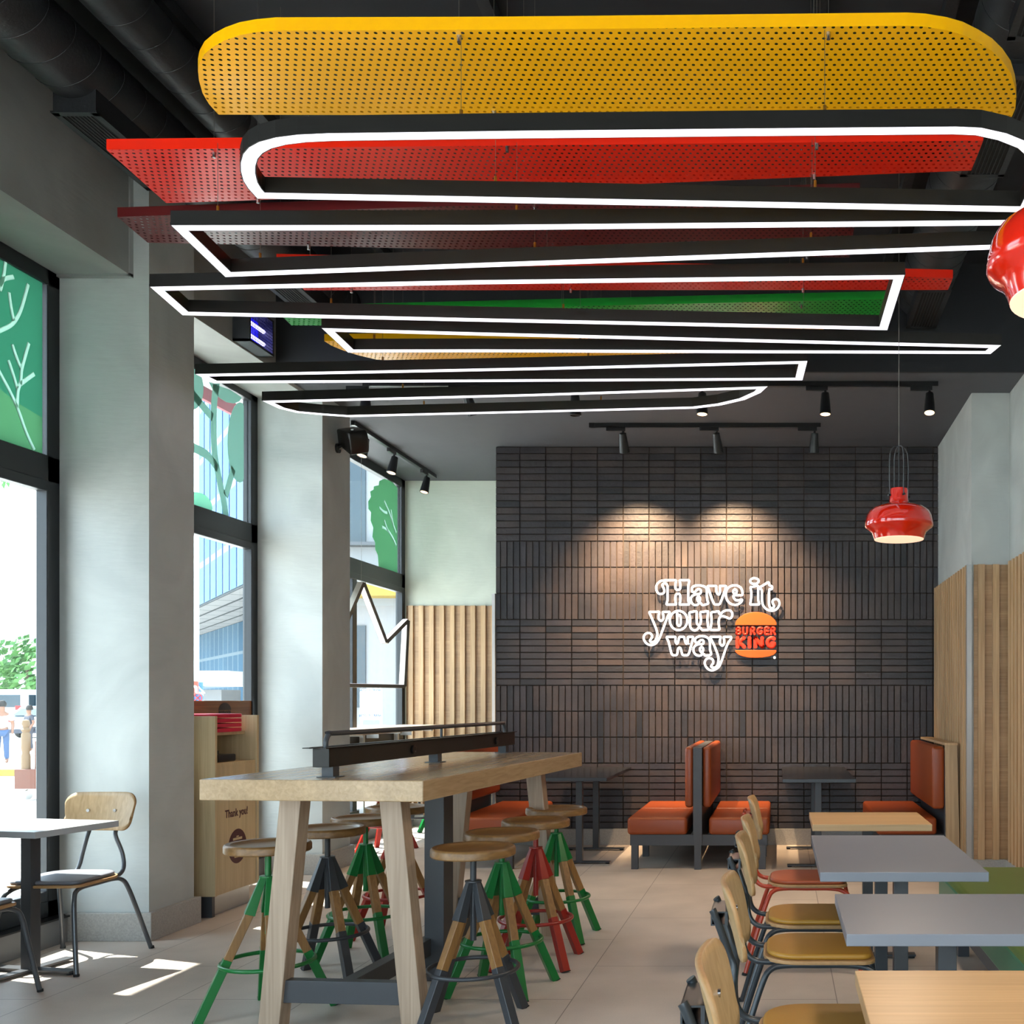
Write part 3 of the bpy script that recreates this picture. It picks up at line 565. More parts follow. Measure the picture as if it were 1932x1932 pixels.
def panel(label, key, pts, drops=()):
    """perforated metal tray: flat sheet with an upstand rim all round, hung on thin wires"""
    P = [at(u, v, ZP) for u, v in pts]; c = sum(P, Vector())/len(P); o = thing('ceiling_panel', label, 'ceiling panel', (c.x, c.y, ZP), 'coloured perforated ceiling panels')
    me = bpy.data.meshes.new('perforated_sheet'); bm = bmesh.new(); f = bm.faces.new([bm.verts.new(p-c) for p in P]); f.normal_update()
    if f.normal.z > 0: f.normal_flip()
    bmesh.ops.inset_region(bm, faces=[f], thickness=.028, use_even_offset=True)
    bm.faces.ensure_lookup_table(); big = max(bm.faces, key=lambda q: q.calc_area()); 
    for q in bm.faces: q.material_index = 0 if q is big else 1
    bmesh.ops.triangulate(bm, faces=[big]); bm.to_mesh(me); bm.free()
    me.materials.append(M[key+'_sheet']); me.materials.append(M[key+'_solid'])
    s = bpy.data.objects.new('perforated_sheet', me); C.objects.link(s); s.parent = o
    n = len(P); t = MB(); 
    for i in range(n):
        a, b = P[i], P[(i+1) % n]; t.add([a, b, b+Vector((0, 0, .045)), a+Vector((0, 0, .045))], [(0, 1, 2, 3)])
    r = t.build('rim', M[key+'_solid'], o); me = r.data; bm = bmesh.new(); bm.from_mesh(me); bmesh.ops.remove_doubles(bm, verts=bm.verts, dist=1e-5); bm.to_mesh(me); bm.free()
    so = r.modifiers.new('thick', 'SOLIDIFY'); so.thickness = .003; so.offset = 0
    for u, v in drops:
        p = at(u, v, ZP); MB().cyl((p.x, p.y, ZP+.001), (p.x, p.y, ZH), .0012, n=6).build('suspension_wire', M['wire'], o)
        MB().cyl((p.x, p.y, ZP-.022), (p.x, p.y, ZP), .007, .009, n=12).build('wire_grip', M['chrome'], o, smooth=True)
cs = lambda L, x0, y0, s: [(x0+a/s, y0+b/s) for a, b in L]
y1 = cs([(825, 432), (790, 393), (766, 352), (751, 305), (747, 268), (753, 238), (773, 205), (805, 176), (850, 152), (905, 133), (965, 122), (1040, 116)], 0, 0, 2)+cs([(0, 113), (700, 105), (1490, 97), (1560, 101), (1640, 114), (1700, 132), (1760, 160), (1810, 193), (1850, 230), (1880, 275), (1897, 325), (1903, 365), (1898, 410), (1885, 441)], 966, 0, 2)
panel('big yellow perforated panel with rounded ends, nearest the camera', 'yellow', y1, ((866, 68), (1563, 62), (932, 211), (1547, 217)))
panel('bright red perforated panel just behind the big yellow one', 'red', [(201.6, 282.8), (1854.6, 265.4), (1832, 321.5), (985, 356), (477, 378), (313.7, 383)], ((404, 288), (486.5, 374), (957, 277), (1541, 272), (1536, 330), (988, 351)))
panel('dark maroon perforated panel between the two red ones', 'maroon', [(221.6, 409.3), (1622, 364), (1602, 486), (279, 457.7)], ((529, 404), (582, 463), (1009, 393), (1530, 376), (1522, 482), (1043, 472)))
panel('narrow red perforated panel behind the maroon one', 'red', [(522, 495), (1797.5, 524.5), (1788.5, 547), (574.7, 547.7)], ((663, 545), (1077, 546), (1515, 545), (1060, 509)))
panel('green perforated panel behind the far red one', 'green', [(526, 591), (1676, 564), (1668, 619), (550, 613.9)], ((706, 590), (1094, 584), (1512, 574), (1108, 613)))
y2 = [(612, 643.6), (1553.8, 630), (1551, 642), (1541, 656), (1520, 667.5), (1400, 671), (986.5, 682), (765.7, 682.7), (710.6, 678.4), (676, 670.5), (647, 661), (625, 652)]
panel('far yellow perforated panel with a curved left end', 'yellow', y2, ((742, 646), (1115, 642), (1510, 636), (798, 679)))
ZD = 3.35
def loop(label, pts, drops):
    """hanging lighting loop: dark aluminium profile with a white diffuser underneath"""
    P = [at(u, v, ZD) for u, v in pts]; n = len(P); c = sum(P, Vector())/n; o = thing('pendant_light_loop', label, 'light', (c.x, c.y, ZD), 'hanging light loops')
    area = sum(P[i].x*P[(i+1) % n].y-P[(i+1) % n].x*P[i].y for i in range(n))
    if area < 0: P = P[::-1]
    def off(d):
        out = []
        for i in range(n):
            a = (P[i]-P[i-1]).normalized(); b = (P[(i+1) % n]-P[i]).normalized(); na, nb = Vector((a.y, -a.x, 0)), Vector((b.y, -b.x, 0)); m = (na+nb).normalized(); out.append(P[i]+m*d/max(.35, m.dot(na)))
        return out
    def ring(t, d0, d1, z0, z1):
        A, B = off(d0), off(d1)
        for i in range(n):
            j = (i+1) % n; q = [Vector((p.x, p.y, z)) for z in (z0, z1) for p in (A[i], A[j], B[j], B[i])]
            t.add(q, [(0, 1, 2, 3), (4, 5, 6, 7), (0, 1, 5, 4), (3, 2, 6, 7)])
    t = MB(); ring(t, -.0255, .0255, ZD+.004, ZD+.06); ring(t, -.0265, -.0225, ZD, ZD+.012); ring(t, .0225, .0265, ZD, ZD+.012); t.build('profile', M['ledbody'], o)
    t = MB(); ring(t, -.0225, .0225, ZD-.0005, ZD+.004); t.build('diffuser', M['led'], o)
    for u, v, zt in drops:
        p = at(u, v, ZD); MB().cyl((p.x, p.y, ZD+.06), (p.x, p.y, zt), .0011, n=6).build('suspension_wire', M['wire'], o); MB().cyl((p.x, p.y, ZD+.06), (p.x, p.y, ZD+.09), .006, n=10).build('wire_grip', M['brass'], o)
L1 = cs([(985, 738), (962, 712), (945, 685), (936, 650), (936, 620), (945, 590), (965, 567), (1000, 548), (1060, 532), (1140, 522), (1250, 517)], 0, 0, 2)+cs([(0, 508), (800, 500), (1670, 492), (1760, 496), (1850, 516), (1930, 548), (1975, 590), (1990, 640), (1975, 710), (1935, 790)], 966, 0, 2)+[(966, 377.5)]
loop('large near light loop with rounded corners below the big yellow panel', L1, ((870, 257, ZP), (1556, 249, ZP), (935, 377, ZP), (1538, 384, ZP)))
loop('slim tapering light loop with square ends below the maroon panel', [(339, 430), (900, 429.4), (1877.6, 420.3), (1990, 419), (1972, 460.5), (1869.5, 466.3), (900, 500.5), (430.4, 518)], ((411, 430, ZP), (975, 429, ZP), (1532, 424, ZP), (491, 515, ZP), (1009, 496, ZP), (1530, 478, ZP)))
loop('four sided light loop whose slanted right end crosses the green panel', [(296.7, 544.7), (900, 532.5), (1696, 522.9), (1666.6, 619.6), (900, 603.6), (349.8, 591.4)], ((585, 538, ZP), (1032, 531, ZP), (1515, 525, ZP), (625, 597, ZH), (1063, 607, ZH)))
loop('long thin light loop reaching farthest to the right', [(619.3, 622.4), (900, 630), (1877.5, 653.8), (1864, 665), (900, 661.8), (661.8, 662.3)], ((664, 624, ZP), (1060, 634, ZH), (1516, 645, ZH), (706, 662, ZH), (1095, 663, ZH)))
loop('thin light loop reaching farthest left over the middle window', [(381, 708), (1000, 696), (1515, 683.7), (1507.5, 715), (900, 718.4), (406.6, 720.8)], ((722, 702, ZH), (1110, 694, ZH), (1490, 684, ZH), (708, 719, ZH), (1117, 717, ZH)))
loop('far light loop with a long curved side, in front of the spotlight track', [(505.7, 758), (1000, 745.5), (1438, 731.5), (1429, 740), (1400, 753), (1357, 763), (1308.7, 769), (1000, 776.8), (657.7, 785), (613, 782), (562, 777.5), (531, 770)], ((760, 751, ZH), (1190, 740, ZH), (800, 782, ZH), (1134, 773, ZH)))
# ------------------------------------------------------------------ tracks and spotlights
def track(label, p, q):
    o = thing('lighting_track', label, 'lighting track', p); MB().beam(p, q, .036, .03, side=(0, 0, 1)).build('rail', M['black'], o)
    d = (Vector(q)-Vector(p)).normalized(); MB().beam(Vector(p)-d*.02, Vector(p)+d*.03, .042, .036, side=(0, 0, 1)).build('end_cap', M['black'], o)
ZT = ZL-.018
track('black spotlight track nearest the bulkhead, running across the low ceiling', (-3.2, 7.93, ZT), (1.23, 7.93, ZT))
track('black spotlight track closest to the brick wall', (-1.67, 9.12, ZT), (.37, 9.12, ZT))
track('black spotlight track along the window side of the low ceiling', (-3.76, 9.05, ZT), (-3.76, 11.2, ZT))
def spot(label, x, y, aim, lit, along=(1, 0, 0), energy=0, k=1.0, side=-1):
    o = thing('track_spotlight', label, 'spotlight', (x, y, ZL-.036), 'black track spotlights')
    a = Vector(along); c = Vector((x, y, ZL-.052)); MB().beam(c+a*side*.15, c+a*.02, .034, .03, side=(0, 0, 1)).build('adapter', M['black'], o, bevel=.003)
    h = Vector((x, y, ZL-.125)); MB().cyl((x, y, ZL-.066), h, .010, n=10).build('arm', M['black'], o)
    d = Vector(aim).normalized(); t = MB(); A, B = h-d*.035, h+d*.13
    t.tube([A-d*.004, A, A+(B-A)*.5, B], [.024, .031, .039, .046], 28); t.build('head', M['black'], o, smooth=True)
    t = MB(); t.tube([B+d*.0005, B+d*.001], .038, 24); t.build('lens', M['spotglow' if lit else 'socket'], o)
    MB().tube([B+d*.002+(d.orthogonal().normalized()*math.cos(q*PI/12)+d.cross(d.orthogonal().normalized())*math.sin(q*PI/12))*.042 for q in range(24)], .004, 6, closed=True).build('rim', M['black'], o)
    if energy: light('spot_lamp', 'SPOT', tuple(B+d*.012), energy, (1.0, .70, .42), direction=d, spot_size=math.radians(58 if energy < 100 else 82), spot_blend=1, shadow_soft_size=.03)
down = (0, -.12, -1)
for x, lab, aim, lit, e in ((-3.2, 'lit spotlight at the window end of the front track', down, True, 40), (-2.41, 'spotlight on the front track tilted away, above the light loop', (.25, .35, -1), False, 0), (-1.58, 'unlit spotlight straight above the wall lettering on the front track', (0, .05, -1), False, 30), (-.595, 'spotlight half hidden by the curved light loop', down, True, 40), (.357, 'lit spotlight left of the small pendant lamp', down, True, 40), (1.165, 'glaring spotlight nearest the right wall', (-.05, -.3, -1), True, 40)):
    spot(lab, x, 7.93, aim, lit, energy=e)
for x, lab, aim, e in ((-1.39, 'left one of three spotlights washing the brick wall', (.03, .55, -1), 350), (-.557, 'middle one of three spotlights washing the brick wall', (.12, .55, -1), 350), (.316, 'right one of three spotlights close to the brick wall', (-.04, .3, -1), 12)):
    spot(lab, x, 9.12, aim, False, energy=e)
for y, lab in ((9.30, 'spotlight beside the black speaker on the window side track'), (10.0, 'middle spotlight on the window side track'), (10.92, 'farthest spotlight on the window side track')):
    spot(lab, -3.76, y, (-.12, -.25, -1), True, along=(0, 1, 0), energy=25)
# ------------------------------------------------------------------ speaker, insect lamp, crown
o = thing('wall_speaker', 'black loudspeaker on a bracket at the top of the far pillar', 'speaker', (-3.66, 8.52, 3.55))
MB().cyl((-3.68, 8.52, 3.5), (-3.66, 8.52, 3.5), .04).beam((-3.66, 8.52, 3.5), (-3.58, 8.5, 3.54), .03, .02).build('bracket', M['black'], o)
b = MB().prism([(-.13, -.085), (.13, -.12), (.15, -.05), (.15, .05), (.13, .12), (-.13, .085)], -.10, .10, 'y').build('cabinet', M['socket'], o, bevel=.02, seg=3)
b.location = (.12, -.02, .02); b.scale = (.82, .82, .82); b.rotation_euler = (math.radians(20), math.radians(25), math.radians(-38))
b.data.transform(Matrix.Translation(Vector(o['_o'])))
MB().box(-3.50, -3.48, 8.37, 8.375, 3.61, 3.62).build('badge', M['chrome'], o)
o = thing('insect_lamp', 'wall mounted insect lamp glowing violet blue above the middle window', 'insect lamp', (-3.78, 7.25, 3.89))
MB().box(-3.775, -3.765, 7.1, 7.4, 3.91, 4.13).build('back_glow', M['uvb'], o)
MB().box(-3.78, -3.66, 7.08, 7.095, 3.89, 4.15).box(-3.78, -3.66, 7.405, 7.42, 3.89, 4.15).box(-3.78, -3.66, 7.08, 7.42, 3.89, 3.905).box(-3.78, -3.66, 7.08, 7.42, 4.135, 4.15).build('housing', M['steel'], o)
MB().cyl((-3.72, 7.11, 3.97), (-3.72, 7.39, 3.97), .013).build('tube', M['uv'], o); MB().cyl((-3.72, 7.11, 4.06), (-3.72, 7.39, 4.06), .013).build('tube', M['uv'], o)
t = MB()
for k in range(15): y = 7.1+k*.0215; t.box(-3.665, -3.662, y, y+.002, 3.905, 4.135)
for k in range(11): z = 3.905+k*.022; t.box(-3.665, -3.662, 7.095, 7.405, z, z+.002)
t.build('grid', M['black'], o)
# crown shaped light hanging in front of the far window
cc, rr = Vector((-3.90, 9.56, 0)), Vector((-3.68, 10.10, 0)); ux = (rr-cc)/1.0
def crp(s, z): p = cc+ux*s; return Vector((p.x, p.y, z))
out = [crp(0, 2.50), crp(.5, 1.96), crp(1.0, 2.19), crp(.92, 1.54), crp(-.92, 1.54), crp(-1.0, 2.19), crp(-.5, 1.96)]
o = thing('crown_light', 'crown shaped outline light hanging on a wire in front of the far window', 'light', (cc.x, cc.y, 1.53))
nrm = Vector((ux.y, -ux.x, 0)).normalized(); t = MB(); g = MB()
for i in range(7):
    a, b = out[i], out[(i+1) % 7]; t.beam(a, b, .07, .034, side=tuple(nrm))
    cn = Vector((0, 0, 2.0)); mid = (a+b)/2; inn = (Vector((cc.x, cc.y, 1.85))-mid); inn -= (b-a).normalized()*inn.dot((b-a).normalized()); inn.normalize(); g.beam(a+inn*.0175, b+inn*.0175, .055, .002, side=tuple(nrm))
t.build('profile', M['crown'], o); g.build('diffuser', M['led'], o)
MB().cyl(out[0], (out[0].x, out[0].y, ZL-.035), .0015, n=6).build('suspension_wire', M['wire'], o)
# ------------------------------------------------------------------ pendant lamps
def pendant(label, x, y, zb=2.235):
    o = thing('pendant_lamp', label, 'pendant lamp', (x, y, zb), 'glossy red pendant lamps')
    pr = [(.128, 0), (.132, .012), (.14, .035), (.158, .052), (.172, .062), (.176, .07), (.174, .09), (.168, .12), (.155, .145), (.13, .163), (.095, .174), (.062, .182), (.052, .192), (.048, .21), (.047, .255), (.044, .262), (0, .262)]
    MB().lathe(pr, (x, y, zb), 56).build('lamp_shade', M['lamp'], o, smooth=True)
    MB().lathe([(.127, .001), (.138, .036), (.168, .07), (.16, .11), (.11, .155), (0, .17)], (x, y, zb), 48).build('shade_lining', M['lampin'], o, smooth=True)
    MB().lathe([(0, -.002), (.127, -.002), (.127, .006), (0, .006)], (x, y, zb), 40).build('diffuser_disc', M['lampin'], o)
    for s in range(4):
        a = s*PI/2+.35; ca, sa = math.cos(a), math.sin(a)
        MB().tube(smooth_path([(x+ca*.052, y+sa*.052, zb+.225), (x+ca*.054, y+sa*.054, zb+.36), (x+ca*.05, y+sa*.05, zb+.44), (x+ca*.03, y+sa*.03, zb+.475), (x, y, zb+.482)]), .0028, 8).build('hanger_rod', M['steel'], o, smooth=True)
        MB().cyl((x+ca*.046, y+sa*.046, zb+.225), (x+ca*.062, y+sa*.062, zb+.225), .006, n=10).build('screw', M['black'], o)
    MB().cyl((x, y, zb+.47), (x, y, ZH), .0018, n=8).build('suspension_wire', M['wire'], o); MB().cyl((x, y, zb+.25), (x, y, zb+.485), .003, n=8).build('cable', M['black'], o)
    light('lamp_or_fill_light', 'AREA', (x, y, zb-.012), 6, (1.0, .80, .60), direction=(0, 0, -1), shape='DISK', size=.24)
pendant('red pendant lamp hanging whole in view before the dark brick wall', .62, 5.3)
light('lamp_or_fill_light', 'AREA', (.61, -1.04, 2.22), 6, (1.0, .80, .60), direction=(0, 0, -1), shape='DISK', size=.24)  # added warm fill light behind the camera, no lamp hangs there
pendant('large red pendant lamp cut off by the right edge of the picture', .61, 2.13)
# ================================================================== NEON SIGN AND LOGO ON THE BRICK WALL
YW = 9.905
def wp(x, y, x0, y0, s, Y=YW): return aty(x0+x/s, y0+y/s, Y)
o = thing('neon_sign', 'white outlined lettering sign reading Have it your way on the dark brick wall', 'sign', aty(1340, 1180, 9.95))
LET = []
A = (1230, 1085, 14.862); B = (1350, 1085, 14.862); Cc = (1205, 1145, 10.168); D = (1250, 1190, 13.8)
LET.append(('letter_h', A, [[(430, 150), (330, 152), (240, 172), (165, 230), (125, 310), (125, 410), (155, 490), (215, 530), (280, 530), (330, 500), (348, 450), (335, 380), (300, 320), (300, 260), (345, 232), (400, 245), (435, 300), (440, 400), (440, 680), (425, 750), (412, 805), (425, 830), (530, 830), (660, 830), (676, 805), (660, 740), (655, 640), (670, 560), (730, 520), (785, 555), (800, 640), (795, 740), (778, 800), (790, 830), (910, 830), (1025, 830), (1042, 800), (1022, 720), (1020, 500), (1022, 300), (1042, 190), (1030, 150), (910, 148), (795, 148), (778, 170), (797, 250), (800, 330), (785, 395), (725, 420), (672, 395), (655, 330), (660, 250), (678, 180), (665, 150), (540, 148)]]))
LET.append(('letter_a', A, [[(1122, 440), (1125, 360), (1200, 305), (1310, 292), (1430, 310), (1510, 350), (1540, 430), (1540, 560), (1550, 680), (1575, 770), (1570, 805), (1490, 830), (1415, 842), (1375, 800), (1335, 775), (1290, 825), (1210, 845), (1130, 800), (1088, 710), (1095, 640), (1150, 575), (1240, 540), (1330, 535), (1372, 490), (1370, 430), (1330, 395), (1280, 402), (1230, 450), (1190, 480), (1145, 475)], [(1310, 600), (1345, 640), (1350, 690), (1325, 755), (1285, 720), (1268, 660), (1285, 615)]]))
LET.append(('letter_v', B, [[(-213, 320), (-190, 308), (-80, 306), (10, 310), (22, 350), (25, 420), (38, 500), (80, 548), (118, 515), (130, 430), (122, 350), (130, 308), (210, 305), (285, 308), (292, 345), (250, 470), (190, 640), (140, 770), (105, 822), (30, 828), (-20, 822), (-55, 780), (-120, 620), (-175, 450), (-212, 360)]]))
LET.append(('letter_e', B, [[(540, 290), (640, 310), (715, 370), (755, 470), (755, 550), (715, 566), (600, 566), (512, 570), (508, 630), (560, 700), (640, 715), (705, 690), (745, 695), (735, 735), (690, 785), (620, 825), (540, 838), (430, 808), (345, 735), (298, 620), (293, 510), (325, 400), (410, 320)], [(545, 400), (590, 440), (588, 500), (545, 530), (500, 490), (503, 435)]]))
LET.append(('letter_i', B, [ell(1092, 170, 118, 82, 20), [(982, 345), (1060, 328), (1150, 305), (1192, 308), (1198, 360), (1196, 500), (1198, 680), (1212, 760), (1222, 805), (1205, 828), (1100, 830), (995, 830), (975, 810), (985, 750), (1000, 640), (1002, 500), (992, 410)]]))
LET.append(('letter_t', B, [[(1240, 345), (1300, 310), (1400, 250), (1475, 205), (1500, 225), (1515, 290), (1580, 315), (1590, 360), (1570, 400), (1515, 400), (1502, 470), (1500, 650), (1502, 820), (1530, 905), (1585, 932), (1632, 905), (1640, 860), (1610, 800), (1598, 735), (1640, 688), (1700, 672), (1762, 705), (1790, 775), (1780, 860), (1725, 945), (1640, 995), (1545, 1000), (1440, 965), (1360, 890), (1315, 790), (1302, 650), (1302, 480), (1285, 405), (1240, 375)]]))
LET.append(('letter_y', Cc, [[(205, 110), (220, 96), (310, 95), (390, 97), (392, 130), (380, 180), (385, 235), (430, 270), (470, 235), (475, 180), (462, 120), (475, 97), (540, 95), (590, 98), (590, 130), (550, 205), (510, 310), (470, 420), (430, 525), (390, 620), (330, 700), (250, 735), (170, 715), (112, 655), (95, 580), (128, 522), (185, 500), (238, 520), (258, 570), (240, 610), (215, 650), (240, 678), (290, 675), (335, 620), (358, 540), (345, 450), (305, 345), (255, 225), (220, 150)]]))
LET.append(('letter_o', Cc, [ell(765, 262, 168, 184, 26), [(735, 115), (755, 160), (795, 165), (805, 210), (805, 330), (775, 366), (742, 335), (742, 210)]]))
LET.append(('letter_u', Cc, [[(970, 120), (1040, 95), (1100, 85), (1115, 120), (1113, 210), (1115, 310), (1150, 352), (1187, 320), (1193, 220), (1182, 110), (1250, 95), (1328, 86), (1325, 140), (1320, 250), (1330, 370), (1345, 432), (1280, 443), (1215, 440), (1165, 385), (1130, 430), (1075, 452), (1015, 425), (985, 360), (988, 220)]]))
LET.append(('letter_r', Cc, [[(1390, 115), (1460, 97), (1535, 87), (1545, 130), (1570, 140), (1610, 100), (1680, 68), (1750, 70), (1795, 120), (1790, 190), (1745, 226), (1690, 205), (1620, 180), (1570, 188), (1540, 240), (1535, 330), (1550, 425), (1530, 440), (1450, 443), (1385, 440), (1378, 415), (1395, 320), (1395, 200)]]))
LET.append(('letter_w', D, [[(108, 185), (125, 162), (230, 160), (325, 160), (337, 200), (335, 280), (370, 342), (405, 300), (425, 210), (450, 162), (510, 160), (556, 165), (572, 215), (595, 300), (625, 342), (655, 295), (660, 210), (670, 162), (730, 160), (790, 165), (788, 220), (740, 410), (700, 560), (655, 636), (600, 640), (535, 636), (505, 590), (480, 490), (442, 440), (402, 480), (390, 580), (365, 632), (310, 640), (260, 632), (225, 570), (190, 420), (150, 275)]]))
LET.append(('letter_a', D, [[(846, 250), (870, 190), (950, 150), (1040, 140), (1130, 160), (1200, 210), (1230, 285), (1235, 400), (1240, 510), (1268, 590), (1250, 630), (1180, 645), (1110, 650), (1075, 610), (1045, 600), (1005, 640), (930, 652), (850, 612), (803, 520), (820, 430), (890, 370), (980, 350), (1050, 345), (1072, 295), (1045, 247), (990, 250), (945, 295), (885, 312), (850, 285)], [(1020, 425), (1055, 460), (1058, 510), (1025, 570), (985, 535), (972, 480), (990, 440)]]))
LET.append(('letter_y', D, [[(1250, 185), (1270, 160), (1390, 160), (1505, 160), (1512, 200), (1492, 260), (1500, 340), (1555, 392), (1600, 345), (1610, 270), (1595, 190), (1612, 160), (1700, 160), (1780, 163), (1785, 210), (1715, 310), (1650, 460), (1590, 640), (1530, 810), (1460, 950), (1310, 1035), (1200, 1010), (1120, 920), (1100, 820), (1140, 742), (1220, 715), (1300, 750), (1325, 820), (1292, 880), (1265, 930), (1300, 962), (1370, 960), (1430, 900), (1455, 800), (1455, 690), (1400, 520), (1330, 350)]]))
for nm, (x0, y0, s), paths in LET:
    t = MB()
    for p in paths:
        q = smooth_path([(a, b, 0) for a, b in p], True, 3); t.tube([wp(a.x, a.y, x0, y0, s) for a in q], .0104, 8, closed=True, squash=((0, 1, 0), .8))
    L = t.build('letter', M['neon'], o, smooth=True)
    pts = [wp(a, b, x0, y0, s) for a, b in paths[-2 if nm == 'letter_i' else 0]] if nm != 'letter_i' else [wp(a, b, x0, y0, s) for a, b in paths[1]]
    MB().prism([(p.x, p.z) for p in pts], YW+.006, YW+.012, 'y').build('backing', M['acrylic'], L).parent = L
MB().cyl((aty(1300, 1120, 9.92).x, 9.905, aty(1300, 1120, 9.92).z), (aty(1300, 1120, 9.92).x, 9.95, aty(1300, 1120, 9.92).z), .008).cyl((aty(1300, 1220, 9.92).x, 9.905, aty(1300, 1215, 9.92).z), (aty(1300, 1220, 9.92).x, 9.95, aty(1300, 1215, 9.92).z), .008).build('standoff', M['chrome'], o)
E = (1380, 1148, 18.94)
BUN_T = [(140, 600), (146, 520), (190, 420), (310, 300), (480, 195), (690, 140), (900, 130), (1100, 150), (1290, 215), (1450, 312), (1560, 420), (1608, 520), (1612, 580), (1595, 602)]
BUN_B = [(130, 1485), (1600, 1490), (1612, 1530), (1580, 1600), (1500, 1660), (1350, 1720), (1100, 1758), (850, 1765), (600, 1757), (380, 1710), (230, 1640), (150, 1560)]
S1 = [[[(190, 690), (190, 920)], [(190, 690), (270, 690), (308, 740), (270, 800), (190, 805)], [(190, 805), (290, 810), (318, 865), (280, 918), (190, 920)]], [[(425, 690), (425, 850), (460, 915), (530, 915), (565, 850), (565, 690)]],
      [[(695, 915), (695, 690)], [(695, 690), (790, 690), (825, 740), (790, 800), (700, 805)], [(765, 805), (830, 915)]], [[(1085, 700), (1020, 690), (955, 730), (930, 810), (955, 885), (1020, 920), (1085, 890), (1095, 825), (1035, 820)]],
      [[(1320, 690), (1210, 690), (1210, 920), (1320, 920)], [(1210, 805), (1305, 805)]], [[(1420, 915), (1420, 690)], [(1420, 690), (1515, 690), (1550, 740), (1520, 800), (1420, 805)], [(1490, 805), (1555, 920)]]]
S2 = [[[(220, 1060), (220, 1365)], [(440, 1060), (300, 1210), (455, 1370)]], [[(650, 1062), (650, 1365)]], [[(860, 1365), (860, 1062)], [(860, 1062), (1100, 1365)], [(1100, 1365), (1100, 1062)]],
      [[(1520, 1078), (1430, 1058), (1330, 1110), (1290, 1210), (1330, 1320), (1430, 1372), (1510, 1330), (1530, 1250), (1450, 1245)]]]
def caps(P): return [P[0]]+[P[0].lerp(P[1], .02)]+P[1:-1]+[P[-2].lerp(P[-1], .98)]+[P[-1]]
def logo(parent, fn, nrm, thick, mo, mr, k=1.0, buns=(1, 1), rows=(1, 1)):
    """fn maps logo units to room points; nrm points to the viewer"""
    nrm = Vector(nrm)
    def slab(pts, nm, mat):
        P = [fn(a.x, a.y) for a in smooth_path([(x, y, 0) for x, y in pts], True, 3)] if len(pts) > 20 else [fn(*p) for p in pts]; n = len(P)
        MB().add(P+[p+nrm*thick for p in P], [tuple(range(n))[::-1], tuple(range(n, 2*n))]+[(i, (i+1) % n, n+(i+1) % n, n+i) for i in range(n)]).build(nm, mat, parent, bevel=thick*.15 if thick > .01 else 0)
    if buns[0]: slab(BUN_T, 'bun_top', mo)
    for S, r, on in ((S1, 43, rows[0]), (S2, 71, rows[1])):
        if not on: continue
        for L in S:
            t = MB()
            for st in L:
                P = [fn(x, y)+nrm*thick*.5 for x, y in (st if len(st) == 2 else [(q.x, q.y) for q in smooth_path([(x, y, 0) for x, y in st], False, 3)])]
                rr = r*k; t.tube(P, rr, 12, squash=(tuple(nrm), thick*.5/rr))
                for p in (P[0], P[-1]):
                    vs = []; e1 = (fn(1, 0)-fn(0, 0)).normalized(); e2 = (fn(0, 1)-fn(0, 0)).normalized()
                    n0 = 16; prof = [(1, -.5), (1, .5)]
                    vs = [p+(e1*math.cos(2*PI*i/n0)+e2*math.sin(2*PI*i/n0))*rr*q[0]+nrm*q[1]*thick*.96 for q in prof for i in range(n0)]
                    t.add(vs, [tuple(range(n0))[::-1], tuple(range(n0, 2*n0))]+[(i, (i+1) % n0, n0+(i+1) % n0, n0+i) for i in range(n0)])
            t.build('letter', mr, parent, smooth=True)
    if buns[1]: slab(BUN_B, 'bun_bottom', mo)
o = thing('logo_sign', 'orange bun shaped logo sign reading BURGER KING right of the white lettering', 'sign', aty(1426, 1200, 9.95))
kk = 9.9/F/18.94
logo(o, lambda x, y: wp(x, y, *E, Y=9.93), (0, -1, 0), .017, M['logo_o'], M['logo_r'], kk)
c = wp(1540, 1757, *E, Y=9.93); MB().cyl((c.x, 9.95, c.z), (c.x, 9.90, c.z), 44*kk, n=24).build('registered_mark', M['neon'], o); MB().cyl((c.x, 9.899, c.z), (c.x, 9.898, c.z), 16*kk, n=12).build('registered_mark_letter', M['logo_r'], o)
# ================================================================== HIGH TABLE
ZTB = 1.085
n0, n1, f1 = Vector((-2.323, 4.10, 0)), Vector((-1.402, 4.03, 0)), Vector((-1.203, 6.25, 0)); f0 = n0+(f1-n1)
o = thing('high_table', 'long high oak table on splayed legs with stools along both sides', 'table', (-1.77, 5.13, 0))
MB().prism([(p.x, p.y) for p in (n0, n1, f1, f0)], ZTB-.084, ZTB, 'z').build('tabletop', M['table'], o, bevel=.004)
dirL = (f1-n1).normalized(); dirW = (n1-n0).normalized(); mn = (n0+n1)/2; mf = (f0+f1)/2
def tp(s, t, z): p = mn+dirL*s+dirW*t; return Vector((p.x, p.y, z))
LT = (mf-mn).length
for s in (.27, LT-.14):
    for q in (-1, 1): MB().beam(tp(s, q*.315, 0), tp(s, q*.215, ZTB-.084), .092, .085, side=tuple(dirW)).build('leg', M['pale_z'], o, bevel=.003)
for s in (.27, LT-.14): MB().beam(tp(s, -.28, .17), tp(s, .28, .17), .095, .05, side=(0, 0, 1)).build('crossbar', M['steel'], o, bevel=.002)
MB().beam(tp(.29, 0, .17), tp(LT-.16, 0, .17), .085, .06, side=(0, 0, 1)).build('stretcher', M['steel'], o, bevel=.002)
MB().beam(tp(LT/2, .045, 0), tp(LT/2, .045, ZTB-.084), .10, .12, side=tuple(dirW)).build('post', M['steel'], o, bevel=.002)
o = thing('power_rail', 'dark steel power rail with a tube handle along the middle of the high table', 'power rail', tuple(tp(.2, 0, ZTB)))
z0 = ZTB+.045
